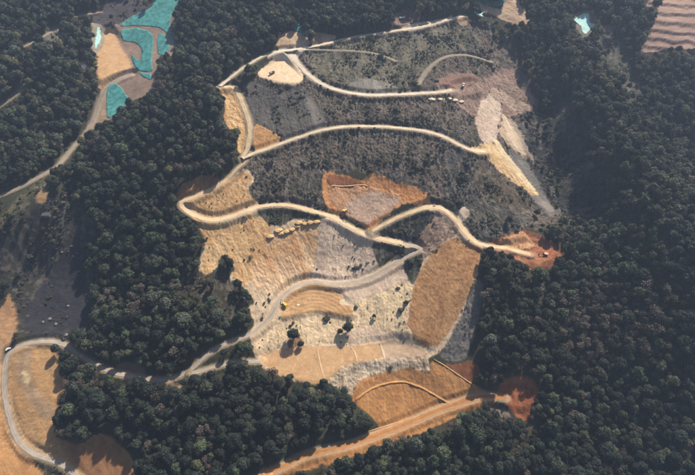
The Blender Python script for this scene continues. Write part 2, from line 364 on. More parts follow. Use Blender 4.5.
reg('dig', 'red earth dig beside the forest holding an excavator', [(489,245),(496,239),(508,234),(521,229),(535,233),(548,240),(558,246),(563,255),(556,263),(548,268),(530,269),(520,262),(508,254),(496,251)], (168,112,76), (146,88,58), f=1.5, sink=2.0, rill=.6)
reg('dig', 'tan face painted sunlit at the back of the red dig', [(498,241),(510,236),(521,231),(530,238),(536,246),(524,249),(508,246)], (204,158,112), (176,124,84), f=2, rill=.7, own=False)  # lighter tan paints the sunlit middle of the dig
# -- the alcove
reg('rock_face', 'orange walled alcove cut into the scrub slope', [(322,186),(323,176),(330,172),(346,175),(361,179),(370,172),(380,175),(396,182),(410,185),(419,188),(430,198),(424,205),(406,203),(396,208),(386,216),(374,228),(362,226),(347,216),(328,210)], (212,150,92), (188,126,74), (0, 1), .6, f=1.2, sink=.6, jag=3)
reg('rock_face', 'brown lower wall of the orange alcove', [(330,188),(345,187),(372,188),(390,192),(402,199),(392,208),(380,216),(352,213),(334,206)], (196,150,110), (176,134,100), (0, 1), .6, f=3, own=False, jag=4)
reg('rock_face', 'pinkish grey foot of the alcove wall', [(352,200),(375,192),(392,196),(398,202),(384,214),(370,224),(358,222),(346,212)], (206,174,148), (184,154,132), (-0.3, 1), .5, f=4, own=False, jag=4)
reg('rock_face', 'red upper wall of the alcove', [(330,174),(346,177),(362,181),(362,184),(330,184)], (164,106,66), (148,94,58), f=1, own=False)
# -- upper dig and chutes
reg('earth_slope', 'reddish brown digging at the top of the pale chutes', [(437,82),(447,75),(466,72),(483,77),(497,69),(510,65),(519,73),(519,83),(531,92),(535,103),(526,112),(512,117),(502,128),(492,120),(480,118),(468,112),(458,104),(450,96),(440,90)], (160,134,118), (138,114,102), (0.2, 1), 1.0, f=3, jag=5, sink=1.0)
reg('earth_slope', 'darker red bowl behind the parked vehicle in the upper dig', [(438,83),(447,76),(466,73),(478,78),(468,86),(452,87)], (142,110,94), (126,96,84), f=2, own=False)
reg('debris_chute', 'broad pale debris chute falling from the upper digging', [(482,100),(491,91),(500,96),(503,106),(499,126),(493,143),(487,146),(479,134),(476,118)], (208,186,166), (186,162,144), (-0.15, 1), .5, f=1.5, jag=4)
reg('debris_chute', 'grey tan debris chute on the right of the pale one', [(500,122),(508,120),(516,128),(526,152),(524,158),(512,149),(500,136)], (198,172,144), (160,142,126), (0.55, 1), .6, f=1.5, jag=4)
reg('debris_chute', 'bright tan debris chute tapering towards the forest', [(482,146),(494,143),(505,157),(520,172),(535,191),(533,196),(516,184),(496,168),(485,155)], (228,196,148), (206,170,122), (0.75, 1), .6, f=1.2, jag=4)
reg('debris_chute', 'grey tail of the bright debris chute', [(534,196),(540,197),(554,208),(550,213),(538,202)], (146,136,126), f=1.5, own=False)
reg('earth_patch', 'tan lump at the end of the bench road', [(470,149),(480,144),(492,145),(488,154),(478,155)], (222,190,142), f=1.5)
reg('rock_slope', 'pale grey scrape beside the wide haul road', [(352,82),(368,78),(385,82),(398,88),(385,91),(364,91),(350,88)], (148,142,132), (120,116,106), f=3, shrub=.4)
reg('rock_slope', 'narrow grey slide down the scrub below the haul road', [(306,98),(313,100),(322,114),(328,127),(316,130),(310,116)], (126,120,112), (104,98,92), (0.4, 1), f=3, shrub=.4, own=False)
reg('earth_slope', 'tan rubble cutting left of the short road', [(219,88),(230,89),(236,96),(242,110),(246,124),(246,146),(240,153),(237,146),(238,132),(229,129),(221,123),(226,108)], (212,172,120), (166,126,84), (0.35, 1), .9, f=1.2, sink=1.0)
reg('earth_mound', 'orange tan spoil slope in the elbow of the two roads', [(254,127),(263,127),(272,131),(281,138),(274,145),(262,149),(254,150)], (198,152,96), (176,130,80), (-0.2, 1), .5, f=1.2)
reg('earth_pad', 'flat pale tan pad near the top of the workings', [(261,69),(271,61),(280,55),(293,62),(297,66),(304,77),(299,84),(291,86),(279,84),(265,79),(258,75)], (224,196,162), (212,184,150), (0.3, 1), .08, f=1)
reg('earth_pad', 'whitish road junction above the flat pad', [(272,52),(286,46),(304,44),(310,48),(300,54),(296,62),(288,60),(280,57),(268,58)], (224,210,190), (212,198,178), f=1.5, rill=.1)
reg('earth_patch', 'tan scraped ground by the small turquoise net', [(277,39),(284,33),(296,31),(309,40),(308,45),(292,48),(277,47)], (206,176,142), (184,154,124), f=1.2, rill=.4)
reg('earth_patch', 'small tan cut bank above the top road', [(313,33),(324,33),(336,37),(326,43),(314,42)], (176,148,122), f=1.5)
reg('earth_patch', 'dull red cut bank with parked vehicles at the top edge', [(393,18),(398,12),(408,9),(416,13),(420,21),(412,26),(398,27)], (134,106,96), (116,92,84), f=1.5, sink=1.5, rill=.4)
reg('earth_patch', 'pale widening of the top road', [(402,27),(418,22),(437,20),(452,16),(448,22),(430,27),(416,31),(404,31)], (214,196,172), f=1.5, rill=.1)
reg('earth_slope', 'tan spur end beside the netting at the top right', [(474,4),(488,6),(500,9),(505,0),(507,-6),(516,-6),(520,5),(528,14),(529,23),(515,25),(504,20),(485,11)], (206,178,146), (176,146,120), (1, 0.4), .5, f=1.2)
reg('earth_patch', 'small tan patch at the end of the top road', [(458,17),(466,20),(467,25),(460,25)], (178,148,120), f=1.5)
reg('field_terraces', 'terraced bare hillside in the top right corner', [(645,-8),(645,3),(650,6),(658,3),(657,11),(653,25),(645,40),(640,48),(643,52),(657,51),(668,47),(686,49),(704,47),(740,40),(740,-10)], (178,146,128), (160,130,114), (1, 0.1), .25, f=1.5)
reg('earth_patch', 'brown clearing beside the pale turquoise sheet', [(597,27),(606,25),(618,27),(609,32),(600,32)], (150,128,116), f=1.5)
reg('rock_slab', 'pale leaf shaped slab above the right hand road bend', [(457,218),(459,211),(464,206),(469,212),(466,219),(461,223)], (196,178,156), f=1)
reg('rubble_slope', 'greyish rubble on the bank below the red scoop', [(484,404),(494,402),(504,408),(513,419),(502,417),(492,411)], (142,124,112), (112,98,90), f=1.5, rill=.8, jag=3)
reg('earth_patch', 'tan spill beside the lower road in the woods', [(160,383),(172,381),(182,386),(176,390),(164,388)], (196,164,124), f=1)
reg('earth_patch', 'brownish bare bank where the lower road crosses the woods', [(116,366),(125,362),(140,365),(147,374),(135,378),(118,375)], (138,112,96), f=2)
reg('dark_strip', 'dark sunken strip beside the lower left road', [(10,366),(13,366),(14.5,378),(16,387),(13,388),(11,378)], (66,66,72), f=.8, sink=1.2)  # dark tone on slightly lowered ground
reg('debris_chute', 'pale streak down the middle of the bright chute', [(494,141),(497,140),(512,160),(536,190),(534,193),(508,165)], (238,212,168), flow=(.75, 1), f=1, own=False)
reg('debris_chute', 'pale streak in the grey tan chute', [(502,118),(506,117),(524,148),(527,157),(521,154),(508,136)], (222,198,168), flow=(.55, 1), f=1, own=False, jag=3)
reg('debris_chute', 'thin grey streak right of the grey tan chute', [(511,122),(515,122),(530,150),(534,164),(527,154)], (176,158,140), flow=(.5, 1), f=1, own=False, jag=3)
reg('debris_chute', 'pale lobe of rubble above the chutes', [(489,95),(492,88),(500,90),(512,98),(526,104),(530,110),(514,110),(503,104)], (182,156,138), f=1.5, own=False, jag=4, rill=.8)
# -- top left site
reg('earth_pad', 'tan building platform on the netted site', [(101,28),(114,28),(117,35),(123,45),(131,57),(131,67),(123,72),(112,78),(103,88),(98,86),(97,70),(98,55),(101,43)], (206,166,120), (196,156,110), (0.4, 1), .1, f=1)
reg('earth_bench', 'pinkish earth around the turquoise nets', [(101,88),(112,79),(123,72),(132,66),(120,44),(114,28),(120,24),(150,26),(160,28),(172,32),(178,46),(172,56),(160,56),(156,74),(152,92),(138,98),(128,104),(118,114),(106,120),(102,104)], (156,132,114), (140,118,102), f=1.2, rill=.2)
reg('earth_patch', 'bare shoulder of the road below the netted site', [(86,128),(94,116),(100,104),(106,118),(98,126),(84,140),(76,146)], (164,140,112), f=1.5)
reg('earth_patch', 'small orange scar in the woods at the upper left', [(80,62),(86,62),(89,67),(84,72),(79,69)], (214,190,160), (190,150,110), f=1)
reg('earth_patch', 'square tan bank on the wooded crest at the left', [(38,193),(46,190),(47,200),(44,203),(37,202)], (196,156,110), f=.8)
reg('earth_bench', 'earth under the biggest turquoise net', [(119,26),(130,17),(140,12),(152,6),(156,-8),(186,-12),(182,0),(176,12),(174,30),(177,46),(168,36),(149,27)], (150,128,112), f=1)
reg('earth_patch', 'pale verge along the left side of the tan platform', [(92,23),(103,27),(103,42),(97,55),(92,48),(92,34)], (170,160,140), f=1)
reg('earth_patch', 'earth round the pale turquoise sheet', [(571,19),(580,12),(592,11),(598,24),(590,34),(584,38),(577,28)], (140,124,108), f=1)
# -- lower left
reg('earth_slope', 'broad tan slope inside the lower left road bend', [(10,352),(22,347),(45,346),(57,356),(66,377),(61,398),(55,418),(56,436),(68,442),(83,444),(94,434),(106,436),(121,446),(131,458),(137,475),(140,496),(104,502),(84,480),(66,465),(52,457),(30,448),(18,432),(10,408),(8,384)], (186,146,98), (170,130,84), (0.4, 1), .4, f=1.5)
reg('earth_slope', 'dull brown lower end of the tan slope', [(58,440),(84,445),(96,436),(108,438),(122,448),(134,470),(138,492),(108,498),(92,476),(74,462)], (160,116,76), (142,100,64), (0.6, 1), .3, f=4)
reg('earth_slope', 'pale grey lobe between the road and tan slope', [(18,352),(32,350),(30,372),(40,392),(54,412),(44,418),(26,398),(16,380)], (172,142,110), (156,128,98), (0.5, 1), .3, f=4, own=False)
reg('earth_patch', 'bright cream scrape on the tan slope', [(22,371),(27,372),(31,379),(29,386),(25,384)], (228,200,150), f=1)
reg('earth_slope', 'pinkish tan strip on the left edge above the road bend', [(-50,300),(0,299),(9,294),(14,304),(17,324),(11,342),(3,352),(-4,372),(-50,380)], (176,142,108), (164,124,84), (0.3, 1), .3, f=1.5)
reg('earth_slope', 'orange slope in the lower left corner', [(-50,380),(0,360),(1,390),(4,412),(12,438),(26,456),(40,468),(56,486),(70,510),(-50,520)], (208,156,98), (186,134,80), (0.6, 1), .4, f=1.5)
reg('scrub_slope', 'dark verge between the lower left road and orange slope', [(36,462),(50,464),(66,472),(70,486),(52,480)], (70,66,58), f=2, shrub=1.2)

colA = np.zeros(X.shape + (3,))
def lin(c):
    c = np.asarray(c, float) / 255
    return np.where(c <= .04045, c / 12.92, ((c + .055) / 1.055) ** 2.4)
ALB = 0.62                                  # photo brightness of a sunlit face -> reflectance
n1 = fbm(X, Y, 1 / 9, 4, 5); n2 = fbm(X, Y, 1 / 2.2, 3, 6); n3 = fbm(X, Y, 1 / 38, 3, 8); n4 = fbm(X, Y, 1 / 26, 3, 14); n5 = fbm(X, Y, 1 / 18, 3, 15); n6 = fbm(X, Y, 1 / 5, 4, 16)
g0 = lin((74, 70, 56)) * ALB; g1 = lin((60, 64, 46)) * ALB
tt = smooth(-.5, .5, n1)[..., None]
colA[:] = g0 * (1 - tt) + g1 * tt
region = np.full(X.shape, -1, np.int16)
treeD = np.ones(X.shape); shrubD = np.full(X.shape, .25)
flowU = X * 0.9; flowV = Y * 0.9
dZ = 0.25 * n1
roughA = np.full(X.shape, .9)
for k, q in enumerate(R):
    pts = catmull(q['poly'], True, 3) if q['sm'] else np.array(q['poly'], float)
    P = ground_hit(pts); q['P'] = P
    fp = q['f'] * (.55 if q['f'] < 2.6 else .8)
    mgn = 14
    J, I = window(P[:, 0].min() - mgn, P[:, 0].max() + mgn, P[:, 1].min() - mgn, P[:, 1].max() + mgn)
    xs, ys = X[J, I], Y[J, I]
    if xs.size == 0: continue
    sd = poly_sd(P, xs, ys)
    # downhill direction of this face, taken from the photograph and laid on the ground
    c0 = np.mean(q['poly'], axis=0)
    g = ground_hit(np.array([c0, c0 + 6 * np.array(q['flow']) / np.hypot(*q['flow'])]))
    dv = g[1] - g[0]; dv /= np.hypot(*dv) + 1e-9
    al = xs * dv[0] + ys * dv[1]; ac = -xs * dv[1] + ys * dv[0]
    ac = ac + 3.2 * n4[J, I] + .8 * n1[J, I]
    st = fbm(ac, al * .16 + k * 3.7, 1 / 3.4, 3, k); st2 = fbm(ac, al * .22 + k, 1 / 11.0, 3, k + .5)
    amp = np.clip(.55 + 1.3 * n5[J, I], 0.05, 1)          # rills come and go
    rlin = (1 - smooth(.0, .10, np.abs(fbm(ac, al * .10 + k * 1.7, 1 / 4.5, 3, k + .3)))) * amp   # thin washed rills
    st = st * amp
    sd = sd + q['jag'] * (0.6 * n1[J, I] + 0.35 * n2[J, I] + .9 * st + .7 * st2)
    w = smooth(-fp, fp, sd)
    sk = .45 + .7 * min(q['rill'], 1.0)
    mixv = np.clip(.5 + sk * st + .75 * st2 + .7 * n3[J, I] + .25 * n2[J, I], 0, 1)[..., None]
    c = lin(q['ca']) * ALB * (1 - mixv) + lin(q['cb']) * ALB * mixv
    if q['band']:
        bm_ = np.clip(q['band'] * smooth(.05, .35, st2 + .3 * st), 0, 1)[..., None]
        c = c * (1 - bm_) + lin(q['cb']) * ALB * np.array([1.05, .9, .75]) * bm_
    scr = q['shrub'] > .8
    c = c * (1 + (.34 if scr else .14) * n2[J, I][..., None] + (.34 if scr else .16) * n1[J, I][..., None])
    if scr:                                              # dead grass, bare grit and moss in patches
        pt = smooth(.05, .5, n6[J, I] + .5 * n5[J, I] + .6 * st)[..., None] * .6
        c = c * (1 - pt) + lin((138, 124, 106)) * ALB * pt
        pt = smooth(.0, .4, n4[J, I] - .5 * n6[J, I] + .3 * n3[J, I])[..., None] * .62
        c = c * (1 - pt) + lin((66, 66, 52)) * ALB * pt
        pt = smooth(.12, .4, st + .8 * st2)[..., None] * .45
        c = c * (1 - pt) + lin((132, 126, 118)) * ALB * pt
    else:                                                # washed out and damp stains
        pt = smooth(.15, .6, st2 + .6 * n6[J, I])[..., None] * .28
        c = c * (1 - pt) + np.clip(c * 1.35 + .02, 0, .6) * pt
        pt = smooth(.2, .6, n5[J, I] + .4 * st)[..., None] * .30
        c = c * (1 - pt) + c * np.array([.74, .70, .66]) * pt
        pt = smooth(.18, .5, n2[J, I] + .5 * n6[J, I])[..., None] * .35      # loose stones and clods
        c = c * (1 - pt) + np.clip(c * 1.3 + .015, 0, .6) * pt
    c = c * (1 - .30 * min(1, q['rill'] * 1.4) * rlin[..., None])
    c = c * .93 + .07 * c.mean(axis=-1, keepdims=True)
    W3 = w[..., None]
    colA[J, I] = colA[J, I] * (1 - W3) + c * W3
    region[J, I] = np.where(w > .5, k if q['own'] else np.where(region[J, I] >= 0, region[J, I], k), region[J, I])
    treeD[J, I] = treeD[J, I] * (1 - w) + q['tree'] * w
    shrubD[J, I] = shrubD[J, I] * (1 - w) + q['shrub'] * w
    flowU[J, I] = np.where(w > .5, ac, flowU[J, I]); flowV[J, I] = np.where(w > .5, al, flowV[J, I])
    rq = 1.0 if q['shrub'] > .8 else min(1.0, .10 + .75 * q['rill'])
    roughA[J, I] = roughA[J, I] * (1 - w) + rq * w
    rill = q['rill'] * (np.abs(st) * 1.0 - .3 + 1.5 * st2 + .75 * n2[J, I] + .9 * n6[J, I] - .55 * rlin)
    dZ[J, I] = dZ[J, I] * (1 - w) + rill * w - q['sink'] * smooth(-.5, 4.5, sd)
    if q['name'] == 'field_terraces':
        zz = Z[J, I] + 2.2 * n5[J, I] + .8 * n6[J, I]; stp = 7.0; fr = zz / stp - np.floor(zz / stp)
        dZ[J, I] += .34 * w * ((np.floor(zz / stp) + smooth(.62, 1.0, fr)) * stp - zz)
    if q['name'] == 'earth_pad' and 'digger' in q['label']:
        dZ[J, I] += w * .12 * np.sin(np.hypot(xs - P[:, 0].mean(), ys - P[:, 1].min() + 12) * 1.6)
nr = smooth(0.3, 2.5, road_clear)           # the road bed itself stays even
Z = Z + dZ * nr
treeD *= smooth(2.0, 4.5, road_clear)
shrubD *= smooth(1.0, 2.2, road_clear)
# worn, dusty verges of the roads
vg = (1 - smooth(.2, 2.6, road_clear + .8 * n2)) * .55
colA = colA * (1 - vg[..., None]) + lin((180, 162, 136)) * ALB * vg[..., None]
colA = np.clip(colA, .012, .62)

# ------------------------------------------------------------------ materials
def new_mat(name):
    m = bpy.data.materials.new(name); m.use_nodes = True
    nt = m.node_tree; nt.nodes.clear()
    out = nt.nodes.new('ShaderNodeOutputMaterial'); b = nt.nodes.new('ShaderNodeBsdfPrincipled')
    nt.links.new(b.outputs[0], out.inputs[0])
    return m, nt, b, out
def earth_material(name, rough=.92, streak=.22, fine=.32):
    m, nt, b, out = new_mat(name)
    N, L = nt.nodes.new, nt.links.new
    at = N('ShaderNodeAttribute'); at.attribute_name = 'Col'
    fl = N('ShaderNodeAttribute'); fl.attribute_name = 'flow'
    mp = N('ShaderNodeMapping'); mp.inputs['Scale'].default_value = (.75, .09, 0)
    L(fl.outputs['Vector'], mp.inputs[0])
    ns = N('ShaderNodeTexNoise'); ns.inputs['Scale'].default_value = 1.0; ns.inputs['Detail'].default_value = 4
    L(mp.outputs[0], ns.inputs[0])
    tc = N('ShaderNodeTexCoord')
    nf = N('ShaderNodeTexNoise'); nf.inputs['Scale'].default_value = .9; nf.inputs['Detail'].default_value = 6; nf.inputs['Roughness'].default_value = .65
    L(tc.outputs['Object'], nf.inputs[0])
    r1 = N('ShaderNodeMapRange'); r1.inputs[1].default_value = .3; r1.inputs[2].default_value = .7; r1.inputs[3].default_value = 1 - streak; r1.inputs[4].default_value = 1 + streak * .6
    L(ns.outputs[0], r1.inputs[0])
    r2 = N('ShaderNodeMapRange'); r2.inputs[1].default_value = .3; r2.inputs[2].default_value = .7; r2.inputs[3].default_value = 1 - fine; r2.inputs[4].default_value = 1 + fine * .7
    L(nf.outputs[0], r2.inputs[0])
    mu = N('ShaderNodeMath'); mu.operation = 'MULTIPLY'; L(r1.outputs[0], mu.inputs[0]); L(r2.outputs[0], mu.inputs[1])
    vo = N('ShaderNodeTexVoronoi'); vo.inputs['Scale'].default_value = .62; L(tc.outputs['Object'], vo.inputs[0])
    r3 = N('ShaderNodeMapRange'); r3.inputs[1].default_value = .12; r3.inputs[2].default_value = .42; r3.inputs[3].default_value = 1 - fine * 1.1; r3.inputs[4].default_value = 1.06
    L(vo.outputs['Distance'], r3.inputs[0])
    nb = N('ShaderNodeTexNoise'); nb.inputs['Scale'].default_value = .16; nb.inputs['Detail'].default_value = 4; L(tc.outputs['Object'], nb.inputs[0])
    r4 = N('ShaderNodeMapRange'); r4.inputs[1].default_value = .48; r4.inputs[2].default_value = .62; L(nb.outputs[0], r4.inputs[0])
    mxs = N('ShaderNodeMix'); mxs.inputs[2].default_value = 1.0; L(r4.outputs[0], mxs.inputs[0]); L(r3.outputs[0], mxs.inputs[3])
    mu0 = mu; mu = N('ShaderNodeMath'); mu.operation = 'MULTIPLY'; L(mu0.outputs[0], mu.inputs[0]); L(mxs.outputs[0], mu.inputs[1])
    sx = N('ShaderNodeSeparateXYZ'); L(fl.outputs['Vector'], sx.inputs[0])
    mr = N('ShaderNodeMix'); mr.inputs[2].default_value = 1.0; L(sx.outputs['Z'], mr.inputs[0]); L(mu.outputs[0], mr.inputs[3]); mu = mr
    sc = N('ShaderNodeVectorMath'); sc.operation = 'SCALE'; L(at.outputs['Color'], sc.inputs[0]); L(mu.outputs[0], sc.inputs['Scale'])
    L(sc.outputs[0], b.inputs['Base Color'])
    b.inputs['Roughness'].default_value = rough
    b.inputs['Specular IOR Level'].default_value = .15
    bu = N('ShaderNodeBump'); bu.inputs['Strength'].default_value = .8; bu.inputs['Distance'].default_value = .7
    L(mu.outputs[0], bu.inputs['Height']); L(bu.outputs[0], b.inputs['Normal'])
    return m
M_EARTH = earth_material('earth')
M_ROAD = earth_material('road_dirt', .9, .14, .18)
def plain(name, c, rough=.6, metal=0.0, var=.18, scale=2.0, spec=.3):
    m, nt, b, out = new_mat(name)
    N, L = nt.nodes.new, nt.links.new
    tc = N('ShaderNodeTexCoord'); nf = N('ShaderNodeTexNoise'); nf.inputs['Scale'].default_value = scale; nf.inputs['Detail'].default_value = 5
    L(tc.outputs['Object'], nf.inputs[0])
    r2 = N('ShaderNodeMapRange'); r2.inputs[1].default_value = .3; r2.inputs[2].default_value = .7; r2.inputs[3].default_value = 1 - var; r2.inputs[4].default_value = 1 + var
    L(nf.outputs[0], r2.inputs[0])
    sc = N('ShaderNodeVectorMath'); sc.operation = 'SCALE'; sc.inputs[0].default_value = c; L(r2.outputs[0], sc.inputs['Scale'])
    L(sc.outputs[0], b.inputs['Base Color'])
    b.inputs['Roughness'].default_value = rough; b.inputs['Metallic'].default_value = metal; b.inputs['Specular IOR Level'].default_value = spec
    return m
def foliage(name, c, transl=.18, var=.5):
    m, nt, b, out = new_mat(name)
    N, L = nt.nodes.new, nt.links.new
    oi = N('ShaderNodeObjectInfo'); geo = N('ShaderNodeNewGeometry')
    hs = N('ShaderNodeHueSaturation'); hs.inputs['Color'].default_value = (*c, 1)
    r1 = N('ShaderNodeMapRange'); r1.inputs[3].default_value = 1 - var; r1.inputs[4].default_value = 1 + var; L(oi.outputs['Random'], r1.inputs[0])
    r2 = N('ShaderNodeMapRange'); r2.inputs[3].default_value = .46; r2.inputs[4].default_value = .53
    m7 = N('ShaderNodeMath'); m7.operation = 'FRACT'; mm = N('ShaderNodeMath'); mm.operation = 'MULTIPLY'; mm.inputs[1].default_value = 7.31
    L(oi.outputs['Random'], mm.inputs[0]); L(mm.outputs[0], m7.inputs[0]); L(m7.outputs[0], r2.inputs[0])
    rp = N('ShaderNodeMapRange'); rp.inputs[3].default_value = .7; rp.inputs[4].default_value = 1.3; L(geo.outputs['Random Per Island'], rp.inputs[0])
    mv = N('ShaderNodeMath'); mv.operation = 'MULTIPLY'; L(r1.outputs[0], mv.inputs[0]); L(rp.outputs[0], mv.inputs[1])
    L(r2.outputs[0], hs.inputs['Hue']); L(mv.outputs[0], hs.inputs['Value'])
    L(hs.outputs[0], b.inputs['Base Color'])
    b.inputs['Roughness'].default_value = .6; b.inputs['Specular IOR Level'].default_value = .25
    tr = N('ShaderNodeBsdfTranslucent'); L(hs.outputs[0], tr.inputs[0])
    mx = N('ShaderNodeMixShader'); mx.inputs[0].default_value = transl
    L(b.outputs[0], mx.inputs[1]); L(tr.outputs[0], mx.inputs[2]); L(mx.outputs[0], out.inputs[0])
    return m
M_LEAF = {'dark green': foliage('leaf_dark', (.024, .033, .020)), 'blackish green': foliage('leaf_black', (.016, .023, .017)), 'mid green': foliage('leaf_mid', (.044, .058, .030)),  # blackish leaves also carry the painted shade of the lower woods
          'grey green': foliage('leaf_grey', (.062, .070, .054)), 'brownish': foliage('leaf_brown', (.080, .066, .052)),
          'yellow green': foliage('leaf_yellow', (.085, .088, .040))}
M_SHRUB = foliage('leaf_shrub', (.052, .056, .034))
M_SHRUB2 = foliage('leaf_shrub_dry', (.100, .088, .060))
M_BARK = plain('bark', (.11, .085, .065), .9)

# ------------------------------------------------------------------ terrain meshes: one sheet, split along what covers it
def tag(o, label=None, cat=None, group=None, kind=None):
    if label: o['label'] = label
    if cat: o['category'] = cat
    if group: o['group'] = group
    if kind: o['kind'] = kind
    return o
gxn = np.gradient(Z, AX, axis=1); gyn = np.gradient(Z, AY, axis=0)
nrm = np.stack([-gxn, -gyn, np.ones_like(Z)], -1); nrm /= np.linalg.norm(nrm, axis=-1, keepdims=True)
idx = np.arange(NY * NX).reshape(NY, NX)
quads = np.stack([idx[:-1, :-1], idx[:-1, 1:], idx[1:, 1:], idx[1:, :-1]], -1).reshape(-1, 4)
# whole regions by the smoothed majority of the corners
fr = region[:-1, :-1].reshape(-1).copy()
P3 = np.stack([X, Y, Z], -1).reshape(-1, 3); C3 = colA.reshape(-1, 3); N3 = nrm.reshape(-1, 3)
F3 = np.stack([flowU, flowV, roughA], -1).reshape(-1, 3)
def mesh_from(name, V, Q, mat, cols=None, flows=None, norms=None, uvs=None):
    me = bpy.data.meshes.new(name)
    me.vertices.add(len(V)); me.vertices.foreach_set('co', np.asarray(V, np.float32).ravel())
    n = len(Q); k = Q.shape[1]
    me.loops.add(n * k); me.loops.foreach_set('vertex_index', np.asarray(Q, np.int32).ravel())
    me.polygons.add(n); me.polygons.foreach_set('loop_start', np.arange(0, n * k, k, dtype=np.int32))
    me.update(calc_edges=True)
    me.polygons.foreach_set('use_smooth', np.ones(n, bool))
    if cols is not None:
        a = me.attributes.new('Col', 'FLOAT_COLOR', 'POINT')
        a.data.foreach_set('color', np.c_[cols, np.ones(len(cols))].astype(np.float32).ravel())
    if flows is not None:
        a = me.attributes.new('flow', 'FLOAT_VECTOR', 'POINT')
        a.data.foreach_set('vector', np.asarray(flows, np.float32).ravel())
    me.materials.append(mat)
    me.validate()
    if norms is not None:
        me.normals_split_custom_set_from_vertices(np.asarray(norms, np.float32))
    o = bpy.data.objects.new(name, me); COL.objects.link(o)
    return o
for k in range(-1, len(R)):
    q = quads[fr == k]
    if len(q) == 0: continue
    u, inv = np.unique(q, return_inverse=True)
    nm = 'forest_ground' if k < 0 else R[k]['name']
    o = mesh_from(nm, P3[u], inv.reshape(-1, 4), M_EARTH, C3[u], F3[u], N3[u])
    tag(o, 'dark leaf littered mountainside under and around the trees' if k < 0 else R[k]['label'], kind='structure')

# ------------------------------------------------------------------ roads
def strip(name, c, zc, wid, colr, label, crown=0.0, rut=True, edge_j=.38, kind='structure'):
    c3 = resample(np.c_[c, zc], 1.4); n = len(c3)
    t = np.gradient(c3[:, :2], axis=0); t /= np.linalg.norm(t, axis=1, keepdims=True) + 1e-9
    sidev = np.stack([-t[:, 1], t[:, 0]], 1)
    s = np.arange(n) * 1.4
    prof = np.array([-1.0, -.86, -.62, -.42, -.2, 0, .2, .42, .62, .86, 1.0])
    V, C_, F_ = [], [], []
    jl = 1 + edge_j * fbm(s, np.zeros(n) + 3.1 * len(c), 1 / 7, 4, 1); jr = 1 + edge_j * fbm(s, np.zeros(n) - 5.3 * len(c), 1 / 7, 4, 2)
    cl = lin(colr) * ALB
    for p in prof:
        o_ = p * wid / 2 * np.where(p < 0, jl, jr)
        xy = c3[:, :2] + sidev * o_[:, None]
        a = abs(p)
        dz = .05 + crown * (1 - a * a) + (0.05 if .8 < a < .9 else 0) - (0.25 if a == 1 else 0)
        if rut and .35 < a < .5: dz -= .05
        zz = c3[:, 2] + dz + .03 * fbm(xy[:, 0], xy[:, 1], .8, 2, 4)
        V.append(np.c_[xy, zz])
        br = 1 + (.10 if .35 < a < .5 and rut else 0) - (.10 if a < .1 and rut else 0) - (.12 if a > .8 else 0)
        nn = 1 + .22 * fbm(xy[:, 0], xy[:, 1], 1 / 5, 3, 9) + .15 * fbm(s, np.zeros(n) + p * 3, 1 / 20, 3, 9)
        near_c = np.stack([bil(colA[..., ch], AX, AY, xy[:, 0], xy[:, 1]) for ch in range(3)], 1)
        eb = np.clip((.95 if a > .8 else .45 if a > .5 else .12) + .3 * fbm(xy[:, 0], xy[:, 1], 1 / 4, 3, 31), 0, 1)[:, None]
        eb = np.maximum(eb, (1 - smooth(0, 9, np.minimum(s, s[-1] - s) + 3 * fbm(s, s * 0 + p * 5, .3, 2, 3)))[:, None] * (1.0 if wid < 4.2 else .0))
        C_.append(cl * (br * nn)[:, None] * (1 - eb) + near_c * eb); F_.append(np.c_[np.full(n, p * wid / 2), s, np.full(n, .5)])
    m = len(prof)
    V = np.stack(V, 1).reshape(-1, 3); C_ = np.clip(np.stack(C_, 1).reshape(-1, 3), .01, .7); F_ = np.stack(F_, 1).reshape(-1, 3)
    ii = np.arange(n * m).reshape(n, m)
    Q = np.stack([ii[:-1, :-1], ii[1:, :-1], ii[1:, 1:], ii[:-1, 1:]], -1).reshape(-1, 4)[:, ::-1]
    o = mesh_from(name, V, Q, M_ROAD, C_, F_)
    tag(o, label, kind=kind)
    return o
for name, c, zc, wid, colr, lab in road_data:
    zs = np.maximum(zc, 0 * zc + zc)
    strip(name, c, zs, wid, colr, lab)
BERMS = [
 ([(317,347),(320,362),(324,378)], 1.6, (222,190,148), 'thin earth berm crossing the left part of the terrace'),
 ([(351,347),(355,353),(357,362)], 1.8, (224,194,154), 'thin earth berm crossing the middle of the terrace'),
 ([(380,343),(383,352),(386,362)], 2.6, (228,204,168), 'thick pale berm between the two halves of the terrace'),
 ([(331,185.5),(346,185.8),(362,184.5),(368,186)], 2.2, (222,186,140), 'pale ledge across the orange alcove'),
 ([(355,399),(371,388),(385,383),(403,381),(422,387),(436,395),(452,404)], 3.4, (198,150,96), 'pale arched berm across the orange fan'),
 ([(432,358),(446,366),(462,377),(480,389)], 1.6, (206,168,122), 'straight pale berm down the right edge of the fan'),
 ([(366,432),(392,424),(413,418),(430,411)], 1.3, (212,164,110), 'faint berm above the lower orange road'),
]
for pts, wid, colr, lab in BERMS:
    c = resample(ground_hit(catmull(pts, False, 6)), 1.4)
    strip('earth_berm', c, height(c[:, 0], c[:, 1]), wid, colr, lab, crown=.10, rut=False)

